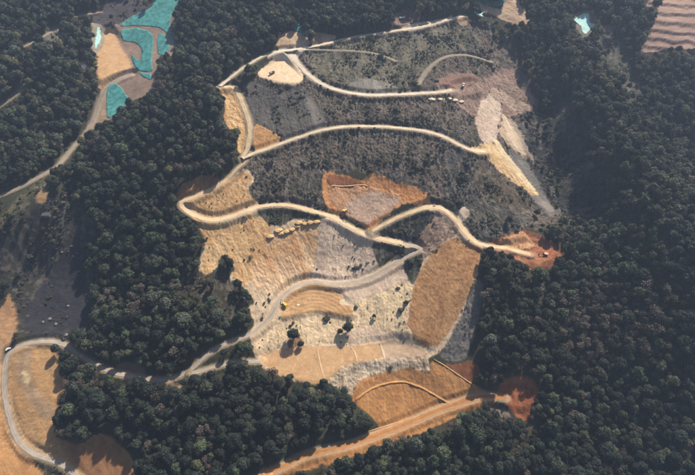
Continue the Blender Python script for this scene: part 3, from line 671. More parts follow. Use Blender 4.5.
# ------------------------------------------------------------------ turquoise nets laid on the slopes
M_NET = plain('dust_net', (.042, .175, .170), .8, var=.38, scale=.22, spec=.2)
M_NETP = plain('dust_net_faded', (.26, .44, .42), .75, var=.2, scale=.5, spec=.2)
def net(poly, label, mat=None, lift=.22):
    P = ground_hit(catmull(poly, True, 3))
    P = P + 1.4 * np.stack([fbm(P[:, 0], P[:, 1], .3, 2, 3), fbm(P[:, 0], P[:, 1], .3, 2, 4)], 1)
    x0, x1, y0, y1 = P[:, 0].min(), P[:, 0].max(), P[:, 1].min(), P[:, 1].max()
    st = .9
    ax = np.arange(x0, x1 + st, st); ay = np.arange(y0, y1 + st, st)
    gx_, gy_ = np.meshgrid(ax, ay)
    sd = poly_sd(P, gx_, gy_)
    gz = height(gx_, gy_) + lift + .3 * np.abs(fbm(gx_, gy_, 1 / 4.0, 4, 7)) - np.where(sd < .7, .18, 0)
    ii = np.arange(gx_.size).reshape(gx_.shape)
    Q = np.stack([ii[:-1, :-1], ii[:-1, 1:], ii[1:, 1:], ii[1:, :-1]], -1)
    m = (sd[:-1, :-1] > 0) & (sd[1:, 1:] > 0) & (sd[:-1, 1:] > 0) & (sd[1:, :-1] > 0)
    Q = Q[m]
    u, inv = np.unique(Q, return_inverse=True)
    V = np.stack([gx_, gy_, gz], -1).reshape(-1, 3)[u]
    o = mesh_from('dust_net', V, inv.reshape(-1, 4), mat or M_NET)
    sl = o.modifiers.new('thickness', 'SOLIDIFY'); sl.thickness = .08; sl.offset = -1
    tag(o, label, 'net', 'nets spread over bare earth')
    return o
net([(107,88),(114,83),(120,86),(127,95),(128,101),(119,112),(107,118)], 'lowest turquoise net of the left site, above the road')
net([(121,30),(137,28),(152,33),(153,48),(152,59),(152,71),(139,71),(133,64),(132,54),(138,60),(141,58),(140,47),(134,43),(123,41)], 'large turquoise net right of the tan platform with a tan fin inside')
net([(158,34),(165,36),(170,46),(166,54),(158,54)], 'narrow turquoise net beside the dark wood at the upper left')
net([(119,26),(130,17),(140,12),(152,6),(156,-6),(185,-10),(181,0),(174,10),(171,19),(171,30),(176,46),(172,44),(168,36),(161,29),(149,27),(135,26)], 'biggest turquoise net running off the top edge of the picture')
net([(139,73),(151,73),(151,80),(144,78)], 'small turquoise strip below the large net')
net([(97,26),(101,31),(101,40),(96,50),(94,44),(96,35)], 'pale mint sheet along the left side of the tan platform', M_NETP)
net([(291,22),(303,26),(311,36),(303,35),(292,29)], 'small turquoise net above the road junction')
net([(473,-5),(506,-5),(502,4),(499,7),(486,5),(474,3)], 'turquoise net on the tan spur at the top edge')
net([(474,9),(485,11),(484,17),(476,15)], 'faded little net under the tan spur', M_NETP)
net([(573,20),(581,14),(589,13),(590,22),(596,25),(590,31),(584,35),(580,26)], 'pale turquoise sheet alone in the dark woods at the upper right', M_NETP)
net([(74,155),(80,152),(82,157),(76,160)], 'scrap of green net beside the far left road')
net([(81,65),(86,64),(86,69),(82,70)], 'white scrap of sheet in the upper left woods', plain('white_sheet', (.7, .72, .68), .7))

# ------------------------------------------------------------------ vegetation meshes
def crown_mesh(name, seed, mat, lumps=13, leaves=900, flat=.8, spread=.62, lr=(.30, .46), leaf=(.07, .15), hull=True):
    r = random.Random(seed); V, F = [], []
    cen = []
    for i in range(lumps):
        a = i * 2.399 + r.uniform(-.4, .4); rad = spread * math.sqrt((i + .3) / lumps)
        zz = (1 - (rad / spread) ** 2 * .75) * flat * r.uniform(.55, 1.05)
        cen.append((rad * math.cos(a), rad * math.sin(a), .25 + zz * .75, r.uniform(*lr)))
    if hull:
        for (x, y, z, s) in cen:
            bmh = bmesh.new(); bmesh.ops.create_icosphere(bmh, subdivisions=1, radius=s * .86)
            b0 = len(V)
            for v in bmh.verts:
                j = r.uniform(.85, 1.1); V.append((x + v.co.x * j, y + v.co.y * j, z + v.co.z * j * .85))
            for f in bmh.faces: F.append(tuple(b0 + v.index for v in f.verts))
            bmh.free()
    for i in range(leaves):
        x, y, z, s = cen[r.randrange(lumps)]
        th = r.uniform(0, 2 * math.pi); cz = r.uniform(-.45, 1)
        sn = math.sqrt(max(0, 1 - cz * cz)); n = Vector((sn * math.cos(th), sn * math.sin(th), cz))
        p = Vector((x, y, z)) + n * s * r.uniform(.86, 1.12)
        n = (n + Vector((r.uniform(-1, 1), r.uniform(-1, 1), r.uniform(-.4, 1))) * .55).normalized()
        t1 = n.orthogonal().normalized(); t1.rotate(Matrix.Rotation(r.uniform(0, 6.28), 3, n)); t2 = n.cross(t1)
        h = r.uniform(*leaf)
        b0 = len(V)
        w2 = h * r.uniform(.5, .8)
        for sx, sy, up in ((-1, 0, 0), (0, -1, .18), (1, 0, 0), (0, 1, .18)):
            V.append(tuple(p + t1 * h * sx + t2 * w2 * sy + n * up * h))
        F.append((b0, b0 + 1, b0 + 2, b0 + 3))
    me = bpy.data.meshes.new(name); me.from_pydata(V, [], F); me.materials.append(mat); me.update()
    return me
def bare_mesh(name, seed, mat):
    # a thin, twiggy crown: many small shoots, see-through
    return crown_mesh(name, seed, mat, lumps=11, leaves=430, flat=1.0, spread=.6, lr=(.26, .42), leaf=(.06, .13), hull=False)
def tube(V, F, pts, rads, seg=6):
    b0 = len(V)
    for p, rr in zip(pts, rads):
        for k in range(seg):
            a = 2 * math.pi * k / seg; V.append((p[0] + rr * math.cos(a), p[1] + rr * math.sin(a), p[2]))
    for i in range(len(pts) - 1):
        for k in range(seg):
            F.append((b0 + i * seg + k, b0 + i * seg + (k + 1) % seg, b0 + (i + 1) * seg + (k + 1) % seg, b0 + (i + 1) * seg + k))
def trunk_mesh(name, seed):
    r = random.Random(seed); V, F = [], []
    tube(V, F, [(0, 0, -1.3), (0.02, 0, -.5), (.03, .02, .2), (.0, .03, .75)], [.085, .065, .05, .02])
    for i in range(6):
        a = i * 1.05 + r.uniform(-.3, .3); l = r.uniform(.35, .6); z0 = r.uniform(-.25, .3)
        tube(V, F, [(0, 0, z0), (l * .5 * math.cos(a), l * .5 * math.sin(a), z0 + .2), (l * math.cos(a), l * math.sin(a), z0 + .5)], [.035, .025, .01], 5)
    me = bpy.data.meshes.new(name); me.from_pydata(V, [], F); me.materials.append(M_BARK); me.update()
    return me
HUES = ['blackish green', 'dark green', 'dark green', 'mid green', 'mid green', 'grey green', 'brownish', 'yellow green']
VAR = []                                    # (crown mesh, trunk mesh, hue)
for i, h in enumerate(HUES):
    cm = bare_mesh('crown', 40 + i, M_LEAF[h]) if h == 'brownish' else crown_mesh('crown', 20 + i, M_LEAF[h], lumps=[13, 10, 16, 12, 9, 14, 12, 11][i], flat=[.8, 1.1, .7, .9, 1.2, .8, .9, .8][i])
    VAR.append((cm, trunk_mesh('trunk', 60 + i), h))
SHR = [crown_mesh('shrub', 90 + i, [M_SHRUB, M_SHRUB, M_SHRUB2, M_SHRUB][i], lumps=6, leaves=150, flat=.6, lr=(.34, .5), leaf=(.14, .26), hull=(i != 2)) for i in range(4)]
src = bpy.data.collections.new('forest_source')      # not linked: only the scattered woods use it
for i, (cm, tm, h) in enumerate(VAR):
    me = bpy.data.meshes.new('tree_whole_%02d' % i)
    bmj = bmesh.new(); bmj.from_mesh(cm); nf = len(bmj.faces); bmj.from_mesh(tm)
    bmj.faces.ensure_lookup_table()
    for f in bmj.faces[nf:]: f.material_index = 1
    bmj.to_mesh(me); bmj.free(); me.materials.append(M_LEAF[h]); me.materials.append(M_BARK)
    o = bpy.data.objects.new('tree_whole_%02d' % i, me); src.objects.link(o)
src2 = bpy.data.collections.new('shrub_source')
for i, me in enumerate(SHR):
    o = bpy.data.objects.new('shrub_whole_%02d' % i, me); src2.objects.link(o)

def scatter_stuff(name, pos, rot, scl, ind, coll, label, cat):
    me = bpy.data.meshes.new(name); me.vertices.add(len(pos)); me.vertices.foreach_set('co', np.asarray(pos, np.float32).ravel())
    for an, ty, dat, key in (('rot', 'FLOAT_VECTOR', rot, 'vector'), ('scl', 'FLOAT_VECTOR', scl, 'vector'), ('ind', 'INT', ind, 'value')):
        a = me.attributes.new(an, ty, 'POINT'); a.data.foreach_set(key, np.asarray(dat, np.int32 if ty == 'INT' else np.float32).ravel())
    o = bpy.data.objects.new(name, me); COL.objects.link(o)
    ng = bpy.data.node_groups.new(name + '_nodes', 'GeometryNodeTree')
    ng.interface.new_socket('Geometry', in_out='INPUT', socket_type='NodeSocketGeometry'); ng.interface.new_socket('Geometry', in_out='OUTPUT', socket_type='NodeSocketGeometry')
    N, L = ng.nodes.new, ng.links.new
    gi = N('NodeGroupInput'); go = N('NodeGroupOutput')
    ci = N('GeometryNodeCollectionInfo'); ci.inputs['Collection'].default_value = coll; ci.inputs['Separate Children'].default_value = True; ci.inputs['Reset Children'].default_value = True
    ip = N('GeometryNodeInstanceOnPoints'); ip.inputs['Pick Instance'].default_value = True
    def na(nm, ty):
        a = N('GeometryNodeInputNamedAttribute'); a.data_type = ty; a.inputs['Name'].default_value = nm; return a.outputs[0]
    mp = N('GeometryNodeMeshToPoints')
    L(gi.outputs[0], mp.inputs[0]); L(mp.outputs[0], ip.inputs['Points']); L(ci.outputs[0], ip.inputs['Instance'])
    L(na('ind', 'INT'), ip.inputs['Instance Index']); L(na('rot', 'FLOAT_VECTOR'), ip.inputs['Rotation']); L(na('scl', 'FLOAT_VECTOR'), ip.inputs['Scale'])
    L(ip.outputs[0], go.inputs[0])
    md = o.modifiers.new('scatter', 'NODES'); md.node_group = ng
    tag(o, label, cat, kind='stuff')
    return o

# ------------------------------------------------------------------ the woods
def jitter_grid(step):
    xs = np.arange(-560, 640, step); ys = np.arange(110, 900, step * .87)
    g = np.stack(np.meshgrid(xs, ys), -1).astype(float); g[1::2, :, 0] += step / 2
    g = g.reshape(-1, 2); g += rng.uniform(-.48, .48, g.shape) * step
    z = height(g[:, 0], g[:, 1]); u, v, dep = project(g[:, 0], g[:, 1], z)
    m = (dep > 20) & (u > -75) & (u < PW + 75) & (v > -60) & (v < PH + 70)
    return g[m], z[m], u[m], v[m], dep[m]
g, z, u, v, dep = jitter_grid(6.0)
dens = bil(treeD, AX, AY, g[:, 0], g[:, 1])
keep = rng.random(len(g)) < dens
g, z, u, v, dep, dens = g[keep], z[keep], u[keep], v[keep], dep[keep], dens[keep]
# no tall tree stands just in front of the bare ground the photograph shows
hit_ok = ~(((u - 375) / 80) ** 2 + ((v - 170) / 18) ** 2 < 1) & ~(((u - 450) / 36) ** 2 + ((v - 356) / 20) ** 2 < 1)
for up in (4.0, 9.0):
    uu_, vv_, _ = project(g[:, 0], g[:, 1], z + up)
    q_ = ground_hit(np.stack([uu_, vv_], 1))
    hit_ok &= bil(treeD, AX, AY, q_[:, 0], q_[:, 1]) > np.where(up > 8, .15, .3) * (dens > .5)
g, z, u, v, dep, dens = g[hit_ok], z[hit_ok], u[hit_ok], v[hit_ok], dep[hit_ok], dens[hit_ok]
n = len(g)
patch = fbm(g[:, 0], g[:, 1], 1 / 45, 3, 11); patch2 = fbm(g[:, 0], g[:, 1], 1 / 30, 2, 12)
rad = np.clip(4.1 * rng.lognormal(0, .24, n) + 1.4 * patch, 2.2, 7.0)
rad = np.where(dens < .4, rad * .6, rad)
hgt = rng.uniform(.95, 1.4, n)
rr = rng.random(n)
kind = np.select([(patch2 > .28) & (rr < .65), (patch < -.35) & (rr < .5), rr < .34, rr < .56, rr < .72, rr < .83, rr < .93, rr < .965], [6, 3, 0, 1, 2, 3, 4, 5], 7)
kind = np.where((kind == 7) & (rng.random(n) < .5), 6, kind)
# brownish leafless stands seen in the photograph, and the yellower left wood
def near(cu, cv, ru, rv): return ((u - cu) / ru) ** 2 + ((v - cv) / rv) ** 2 < 1
kind = np.where((near(610, 320, 60, 45) | near(165, 78, 22, 14)) & (rng.random(n) < .5), 6, kind)
kind = np.where((near(620, 420, 170, 130) | near(220, 440, 160, 70)) & (kind < 6) & (rng.random(n) < .55), 0, kind)  # shade of the lower woods painted in by favouring the darkest leaves
kind = np.where(near(40, 80, 60, 40) & (rng.random(n) < .22), 7, kind)
kind = np.where(near(605, 78, 14, 26) & (rng.random(n) < .6), 7, kind)
lit = (near(60, 70, 110, 95) | near(190, 95, 70, 60) | near(200, 310, 50, 40)) & (kind < 3) & (rng.random(n) < .5)  # sunlight on these woods painted in with paler leaf kinds
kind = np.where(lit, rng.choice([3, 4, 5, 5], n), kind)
scl = np.stack([rad * rng.uniform(.9, 1.1, n), rad * rng.uniform(.9, 1.1, n), rad * hgt], 1)
rot = np.stack([rng.normal(0, .06, n), rng.normal(0, .06, n), rng.uniform(0, 6.28, n)], 1)
pos = np.stack([g[:, 0], g[:, 1], z + scl[:, 2] * .95], 1)
size = rad / dep
inside = (u > 4) & (u < PW - 4) & (v > 6) & (v < PH - 4)
# single trees that stand by themselves in the photograph
LONE = [((294,340),6.4,0,'dark bushy tree alone on the cream slope above the brown patch'),((301,347),3.4,0,'small dark tree at the foot of the lone bushy tree'),((348,332),5.4,0,'dark tree standing on the cream slope above the middle of the terrace'),((340,334),3.0,5,'thin grey green tree left of the dark tree on the cream slope'),
        ((374,318),2.2,1,'narrow dark tree beside the pale cream rib'),((508,224),4.2,1,'round dark tree left of the red dig below the scrub'),((536,216),3.6,0,'dark tree at the foot of the bright debris chute'),((582,232),5.6,5,'tall pale crowned tree rising above the others at the mouth of the gully')]
order = np.argsort(np.where(inside, -size, 1))
top = order[:300 - len(LONE)]
def zone(uu, vv):
    if vv > 385 and uu < 360: return 'in the shaded wood along the bottom left', 'trees of the shaded bottom wood'
    if vv > 420 and uu < 470: return 'below the orange road', 'trees below the orange road'
    if uu > 440 and vv > 330: return 'in the dark lower right wood', 'trees of the lower right wood'
    if uu > 440 and vv > 240: return 'in the dark wood right of the brown slope', 'trees of the right hand wood'
    if uu > 500: return 'on the wooded ridge right of the gully', 'trees of the right hand ridge'
    if uu < 255 and vv > 260: return 'on the wooded knoll left of the tan workings', 'trees of the left knoll'
    if uu < 130 and vv < 200: return 'in the sunlit wood left of the netted site', 'trees of the upper left wood'
    if uu < 250: return 'on the wooded hill above the hairpin', 'trees of the left hill'
    return 'among the scrub of the upper slope', 'trees in the upper scrub'
MARKS = [((79,436),'the small hut at the wood edge'),((225,368),'the grey spur road'),((268,376),'the left end of the terrace'),((345,400),'the left foot of the pale rubble fringe'),((375,420),'the lower left corner of the orange fan'),((300,462),'the lower end of the orange road'),((60,410),'the broad tan slope'),((120,450),'the dull brown slope end'),
 ((160,470),'the bottom edge, left of centre'),((220,470),'the bottom edge below the shaded wood'),((180,420),'the middle of the bottom left wood'),((250,420),'the right part of the bottom left wood'),((130,372),'the bare bank on the lower road'),((180,390),'the tan spill by the lower road'),
 ((120,400),'the lower road in the shaded wood'),((310,410),'the wood point under the terrace'),((420,460),'the bottom edge under the orange road'),((480,430),'the rubble below the red scoop'),((535,395),'the red scoop'),((485,330),'the grey striped gully'),((500,290),'the smooth brown slope'),((545,285),'the red dig'),
 ((600,250),'the mouth of the gully'),((590,320),'the leafless patch on the right'),((650,320),'the right edge, halfway down'),((680,260),'the right end of the wooded ridge'),((560,440),'the bottom edge, right of the scoop'),((620,450),'the bottom edge in the lower right wood'),((680,450),'the bottom right corner'),((600,390),'the middle of the lower right wood'),((670,390),'the right edge above the corner'),
 ((540,350),'the wood above the red scoop'),((200,300),'the top of the left knoll'),((150,320),'the left side of the left knoll'),((235,320),'the lower road under the left knoll'),((110,330),'the shaded scree on the left'),((210,340),'the foot of the left knoll'),((150,250),'the shaded left hillside'),((190,235),'the hairpin bend'),((210,150),'the tan rubble cutting'),((60,100),'the upper left track'),((620,150),'the crest of the right ridge'),((560,90),'the top of the gully'),((650,200),'the far side of the right ridge'),((350,70),'the scrub under the top road'),((20,170),'the far left road')]
FORM = ['round crowned', 'tall domed', 'broad crowned', 'rounded', 'tall narrow', 'broad', 'thin leafless', 'bright']
def tree(p, s, r, k, label, group):
    root = bpy.data.objects.new('tree', None); COL.objects.link(root)
    root.location = (p[0], p[1], p[2] - s[2] * .95); root.rotation_euler = r
    for nm, me in (('crown', VAR[k][0]), ('trunk', VAR[k][1])):
        o = bpy.data.objects.new(nm, me); COL.objects.link(o); o.parent = root
        o.location = (0, 0, s[2] * .95); o.scale = s
    tag(root, label, 'tree', group)
for i in top:
    zl, gr = zone(u[i], v[i])
    mk = min(MARKS, key=lambda m_: (m_[0][0] - u[i]) ** 2 + (m_[0][1] - v[i]) ** 2)[1]
    sz = 'large' if rad[i] > 6.2 else 'mid sized' if rad[i] > 5.0 else 'smaller'
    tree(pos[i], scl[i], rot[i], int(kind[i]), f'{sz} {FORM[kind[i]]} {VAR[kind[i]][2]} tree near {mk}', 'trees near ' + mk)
for (pu, pv), s, k, lab in LONE:
    q = ground_hit(np.array([(pu, pv)], float))[0]; zz = float(height(q[:1], q[1:])[0])
    sc_ = (s, s * 1.05, s * 1.2)
    tree((q[0], q[1], zz + sc_[2] * .75), sc_, (0, 0, pu), k, lab, 'trees standing by themselves')
mask = np.ones(n, bool); mask[top] = False
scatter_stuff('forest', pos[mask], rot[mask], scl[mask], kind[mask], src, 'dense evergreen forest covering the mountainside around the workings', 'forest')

# ------------------------------------------------------------------ shrubs
g, z, u, v, dep = jitter_grid(2.3)
dens = bil(shrubD, AX, AY, g[:, 0], g[:, 1]); td = bil(treeD, AX, AY, g[:, 0], g[:, 1])
cf = fbm(g[:, 0], g[:, 1], 1 / 22, 4, 21); cl = np.clip(.35 + 2.6 * cf, .04, 2.5)
keep = rng.random(len(g)) < np.clip(dens * cl, 0, 1) * .8 * np.where(td > .8, .12, 1)
g, z, u, v, dep, td = g[keep], z[keep], u[keep], v[keep], dep[keep], td[keep]
n = len(g)
rad = np.clip(rng.lognormal(-.4, .45, n), .3, 2.2)
scl = np.stack([rad * rng.uniform(.85, 1.2, n), rad * rng.uniform(.85, 1.2, n), rad * rng.uniform(.7, 1.2, n)], 1)
pos = np.stack([g[:, 0], g[:, 1], z - .1 * rad], 1)
rot = np.stack([np.zeros(n), np.zeros(n), rng.uniform(0, 6.28, n)], 1)
cf = cf[keep]
kind = rng.choice(4, n, p=[.22, .20, .46, .12])
kind = np.where((cf > .22) & (kind == 2) & (rng.random(n) < .7), 1, kind)
grow = 1 + .9 * smooth(.1, .5, cf); rad = rad * grow; scl = scl * grow[:, None]
vis = (u > 4) & (u < PW - 4) & (v > 4) & (v < PH - 4) & (td < .35)
top = np.argsort(np.where(vis, -rad / dep, 1))[:300]
SHM = [((282,90),'the flat pale pad'),((262,120),'the spoil slope in the road elbow'),((320,100),'the left part of the wide haul road'),((390,102),'the right part of the wide haul road'),((310,142),'the left part of the bench road'),((370,135),'the middle of the bench road'),((430,140),'the right part of the bench road'),((340,168),'the left end of the orange alcove'),((400,170),'the right end of the orange alcove'),((485,175),'the bright debris chute'),((505,130),'the grey tan chute'),((280,190),'the tan hairpin road'),((300,215),'the yellow soil heaps'),((450,62),'the old curved grey track'),((555,150),'the dark gully'),((470,215),'the pale leaf shaped slab'),((510,220),'the red dig'),((400,42),'the middle of the top road'),((340,55),'the left end of the top road'),((350,80),'the pale grey scrape'),((400,230),'the road fork'),((385,252),'the wedge under the road fork'),((413,268),'the smooth brown slope'),((30,250),'the shaded crest on the left'),((70,220),'the small hut on the left'),((60,300),'the shaded left scree'),((20,210),'the far left road'),((250,165),'the cut bank above the hairpin')]
ri = region[np.clip(np.searchsorted(AY, g[:, 1]) - 1, 0, NY - 1), np.clip(np.searchsorted(AX, g[:, 0]) - 1, 0, NX - 1)]
for i in top:
    o = bpy.data.objects.new('shrub', SHR[kind[i]]); COL.objects.link(o)
    o.location = pos[i]; o.scale = scl[i]; o.rotation_euler = rot[i]
    where = R[ri[i]]['label'] if ri[i] >= 0 else 'wood edge beside the workings'
    if 'scrub' in where or 'slate' in where:
        where = 'scrub near ' + min(SHM, key=lambda m_: (m_[0][0] - u[i]) ** 2 + (m_[0][1] - v[i]) ** 2)[1]
    tone = ('large ' if rad[i] > 2.2 else 'small ' if rad[i] < 1.7 else '') + ('dry brown' if kind[i] == 2 else 'dark green')
    tag(o, ' '.join((f'{tone} shrub on the ' + where).split()[:16]), 'shrub', 'shrubs on the ' + where)
mask = np.ones(n, bool); mask[top] = False
scatter_stuff('undergrowth', pos[mask], rot[mask], scl[mask], kind[mask], src2, 'low scrub and undergrowth sprinkled over the rough slopes', 'undergrowth')

# ------------------------------------------------------------------ machines, vehicles, huts, heaps, boulders
M_YEL = plain('machine_yellow', (.55, .33, .04), .5)
M_ORA = plain('machine_orange', (.50, .17, .04), .5)
M_WHI = plain('vehicle_white', (.72, .72, .70), .4, var=.06)
M_GRY = plain('vehicle_grey', (.22, .23, .25), .45, var=.1)
M_BLK = plain('rubber_and_steel', (.03, .03, .032), .8)
M_GLS = plain('dark_glass', (.02, .025, .03), .12, var=.05, spec=.6)
M_ROOF = plain('hut_roof', (.05, .052, .06), .9)
M_WALL = plain('hut_wall', (.10, .095, .09), .9)
M_ROCK = plain('boulder_stone', (.13, .125, .125), .95, var=.3)
M_HEAPY = plain('yellow_soil', (.38, .25, .12), .95, var=.3, scale=.9)
M_HEAPP = plain('pale_soil', (.46, .36, .25), .95, var=.25, scale=.9)
LAMP = plain('lamp_glass', (.6, .55, .4), .2)
def empty(name, loc, rz):
    o = bpy.data.objects.new(name, None); COL.objects.link(o); o.location = loc; o.rotation_euler = (0, 0, rz); return o
def part(name, parent, mat, prims, bev=.06):
    b = bmesh.new()
    for p in prims:
        if p[0] == 'box':
            _, c, s, ry = p
            r = bmesh.ops.create_cube(b, size=1.0); mt = Matrix.Translation(c) @ Matrix.Rotation(ry, 4, 'Y') @ Matrix.Diagonal((*s, 1))
            bmesh.ops.transform(b, matrix=mt, verts=r['verts'])
        elif p[0] == 'taper':                   # box narrowed at the top: centre, size, top scale
            _, c, s, (tx, ty) = p
            r = bmesh.ops.create_cube(b, size=1.0)
            for v_ in r['verts']:
                k = (tx, ty) if v_.co.z > 0 else (1, 1)
                v_.co = Vector((c[0] + v_.co.x * s[0] * k[0], c[1] + v_.co.y * s[1] * k[1], c[2] + v_.co.z * s[2]))
        else:                                   # cylinder across (axis Y): centre, radius, width
            _, c, rd, wd = p
            r = bmesh.ops.create_cone(b, cap_ends=True, segments=14, radius1=rd, radius2=rd, depth=wd)
            bmesh.ops.transform(b, matrix=Matrix.Translation(c) @ Matrix.Rotation(math.pi / 2, 4, 'X'), verts=r['verts'])
    if bev: bmesh.ops.bevel(b, geom=[e for e in b.edges if e.calc_length() > bev * 4], offset=bev, segments=1, affect='EDGES', profile=.5)
    me = bpy.data.meshes.new(name); b.to_mesh(me); b.free(); me.materials.append(mat)
    o = bpy.data.objects.new(name, me); COL.objects.link(o); o.parent = parent
    return o
def spot(px):
    q = ground_hit(np.array([px], float))[0]
    return float(q[0]), float(q[1]), float(height(q[:1], q[1:])[0])
def seat(px, rz, half=2.0):
    x, y, _ = spot(px)
    dx, dy = math.cos(rz) * half, math.sin(rz) * half
    zs_ = height([x - dx, x + dx, x - dy, x + dy, x], [y - dy, y + dy, y + dx, y - dx, y])
    return x, y, float(np.max(zs_)) - .12
def box(c, s, ry=0.0): return ('box', c, s, ry)
def bar(a, b_, th, wd):                         # a beam in the XZ plane
    dx, dz = b_[0] - a[0], b_[1] - a[1]
    return ('box', ((a[0] + b_[0]) / 2, 0, (a[1] + b_[1]) / 2), (math.hypot(dx, dz) + th * .5, wd, th), -math.atan2(dz, dx))
def excavator(px, rz, mat, label, swing=0.0, reach=1.0):
    x, y, z_ = seat(px, rz); t = empty('excavator', (x, y, z_), rz)
    for sy in (-1, 1):
        part('track', t, M_BLK, [box((0, sy * 1.25, .45), (3.3, .6, .8)), ('cyl', (1.65, sy * 1.25, .45), .42, .6), ('cyl', (-1.65, sy * 1.25, .45), .42, .6)])
    part('turntable', t, M_BLK, [box((0, 0, .75), (1.7, 1.7, .5))])
    part('body', t, mat, [box((-.75, 0, 1.55), (2.9, 2.6, 1.1)), box((-.2, -.75, 2.2), (1.2, .9, .3))])
    part('counterweight', t, mat, [box((-2.4, 0, 1.5), (.7, 2.5, 1.2))], .15)
    cb = part('cab', t, M_WHI, [('taper', (.65, .8, 2.15), (1.7, 1.0, 1.9), (.8, .95))])
    part('window', cb, M_GLS, [box((.9, 1.3, 2.35), (.95, .06, .9)), box((1.45, .8, 2.4), (.06, .8, .9), -.18)], 0)
    b1, b2, b3 = (.6, 1.7), (3.3 * reach, 4.3), (5.3 * reach, 3.2)
    part('boom', t, mat, [bar(b1, b2, .6, .5), bar(b2, b3, .5, .45)])
    part('stick', t, mat, [bar(b3, (6.4 * reach, .9), .42, .38)])
    part('hydraulic_ram', t, M_GRY, [bar((1.2, 1.6), (3.0 * reach, 3.5), .2, .2), bar((3.6 * reach, 4.7), (5.2 * reach, 3.7), .18, .18)], 0)
    part('bucket', t, M_BLK, [box((6.0 * reach, 0, .55), (.9, 1.1, .8), .5), box((5.6 * reach, 0, .3), (.4, 1.0, .12), .2)])
    tag(t, label, 'excavator', 'excavators at work in the diggings'); return t
def truck(px, rz, cabm, bedm, label):
    x, y, z_ = seat(px, rz, 2.5); t = empty('dump_truck', (x, y, z_), rz)
    part('chassis', t, M_BLK, [box((0, 0, .85), (7.2, .9, .35))])
    for wx in (2.5, -1.2, -2.5):
        for sy in (-1, 1):
            w_ = part('wheel', t, M_BLK, [('cyl', (wx, sy * 1.0, .5), .5, .38)], .03)
            part('hub', w_, M_GRY, [('cyl', (wx, sy * 1.2, .5), .22, .05)], 0)
    cb = part('cab', t, cabm, [('taper', (2.75, 0, 1.95), (1.8, 2.3, 2.0), (.86, .92))], .1)
    part('windscreen', cb, M_GLS, [box((3.6, 0, 2.35), (.07, 1.9, .8), -.12)], 0)
    for sy in (-1, 1): part('side_window', cb, M_GLS, [box((2.85, sy * 1.12, 2.35), (.9, .06, .65))], 0)
    for sy in (-1, 1): part('headlight', cb, LAMP, [box((3.68, sy * .85, 1.2), (.06, .35, .22))], 0)
    part('dump_bed', t, bedm, [box((-1.0, 0, 1.25), (4.9, 2.35, .16)), box((-1.0, 1.14, 1.85), (4.9, .1, 1.1)), box((-1.0, -1.14, 1.85), (4.9, .1, 1.1)), box((1.4, 0, 2.0), (.1, 2.3, 1.4)), box((-3.4, 0, 1.8), (.1, 2.3, 1.0))], .03)
    part('load', t, M_HEAPP, [('taper', (-1.0, 0, 1.75), (4.6, 2.1, 1.0), (.5, .4))], .1)
    tag(t, label, 'truck', 'vehicles in the workings'); return t
def car(px, rz, mat, label):
    x, y, z_ = seat(px, rz, 1.6); t = empty('parked_car', (x, y, z_), rz)
    part('body', t, mat, [box((0, 0, .72), (4.5, 1.8, .62))], .14)
    cb = part('cabin', t, mat, [('taper', (-.25, 0, 1.3), (2.7, 1.65, .62), (.72, .84))], .08)
    part('windscreen', cb, M_GLS, [box((.95, 0, 1.3), (.05, 1.35, .5), -.6)], 0)
    part('rear_window', cb, M_GLS, [box((-1.45, 0, 1.3), (.05, 1.35, .5), .6)], 0)
    for sy in (-1, 1): part('side_window', cb, M_GLS, [box((-.25, sy * .79, 1.32), (1.9, .05, .36))], 0)
    for sx in (1.4, -1.4):
        for sy in (-1, 1): part('wheel', t, M_BLK, [('cyl', (sx, sy * .82, .33), .33, .22)], .02)
    for sy in (-1, 1): part('headlight', t, LAMP, [box((2.24, sy * .65, .78), (.06, .32, .16))], 0)
    tag(t, label, 'car', 'vehicles in the workings'); return t
def hut(px, rz, s, label):
    x, y, _ = spot(px); z_ = float(height([x], [y])[0])
    t = empty('hut', (x, y, z_ - .6), rz)
    part('wall', t, M_WALL, [box((0, 0, 1.6), (s[0], s[1], 3.2))], .03)
    for sy in (-1, 1):
        b = bmesh.new(); vs_ = [b.verts.new(p) for p in ((-s[0] / 2 - .4, sy * (s[1] / 2 + .4), 3.0), (s[0] / 2 + .4, sy * (s[1] / 2 + .4), 3.0), (s[0] / 2 + .4, 0, 4.0), (-s[0] / 2 - .4, 0, 4.0))]
        f_ = b.faces.new(vs_); b.normal_update()
        e_ = bmesh.ops.extrude_face_region(b, geom=[f_]); bmesh.ops.translate(b, vec=(0, 0, .14), verts=[v_ for v_ in e_['geom'] if isinstance(v_, bmesh.types.BMVert)])
        bmesh.ops.recalc_face_normals(b, faces=b.faces)
        me = bpy.data.meshes.new('roof'); b.to_mesh(me); b.free(); me.materials.append(M_ROOF)
        o = bpy.data.objects.new('roof', me); COL.objects.link(o); o.parent = t
    part('door', t, M_GRY, [box((.3, -s[1] / 2 - .03, 1.4), (.9, .06, 2.0))], 0)
    part('window', t, M_GLS, [box((-1.3, -s[1] / 2 - .03, 1.9), (.9, .06, .8))], 0)
    tag(t, label, 'hut')
excavator((545, 255), math.pi * .97, M_ORA, 'excavator standing in the red dig beside the right hand forest', reach=1.0)
excavator((345, 213), -.5, M_YEL, 'yellow excavator at the foot of the orange alcove')
excavator((285, 306), 2.3, M_YEL, 'dark tracked yellow excavator at the left tip of the brown platform')
truck((463, 87), 1.3, M_WHI, M_GRY, 'white cabbed truck parked in the reddish upper digging')
truck((272, 74), .75, M_GRY, M_GRY, 'grey truck parked on the flat pale pad')
truck((402, 19), .3, M_WHI, M_WHI, 'left white truck under the red bank at the top edge')
truck((412, 23), 1.4, M_WHI, M_YEL, 'right truck with tan bed under the red bank at the top edge')
car((9, 350), .75, M_WHI, 'white car parked on the lower left road bend')
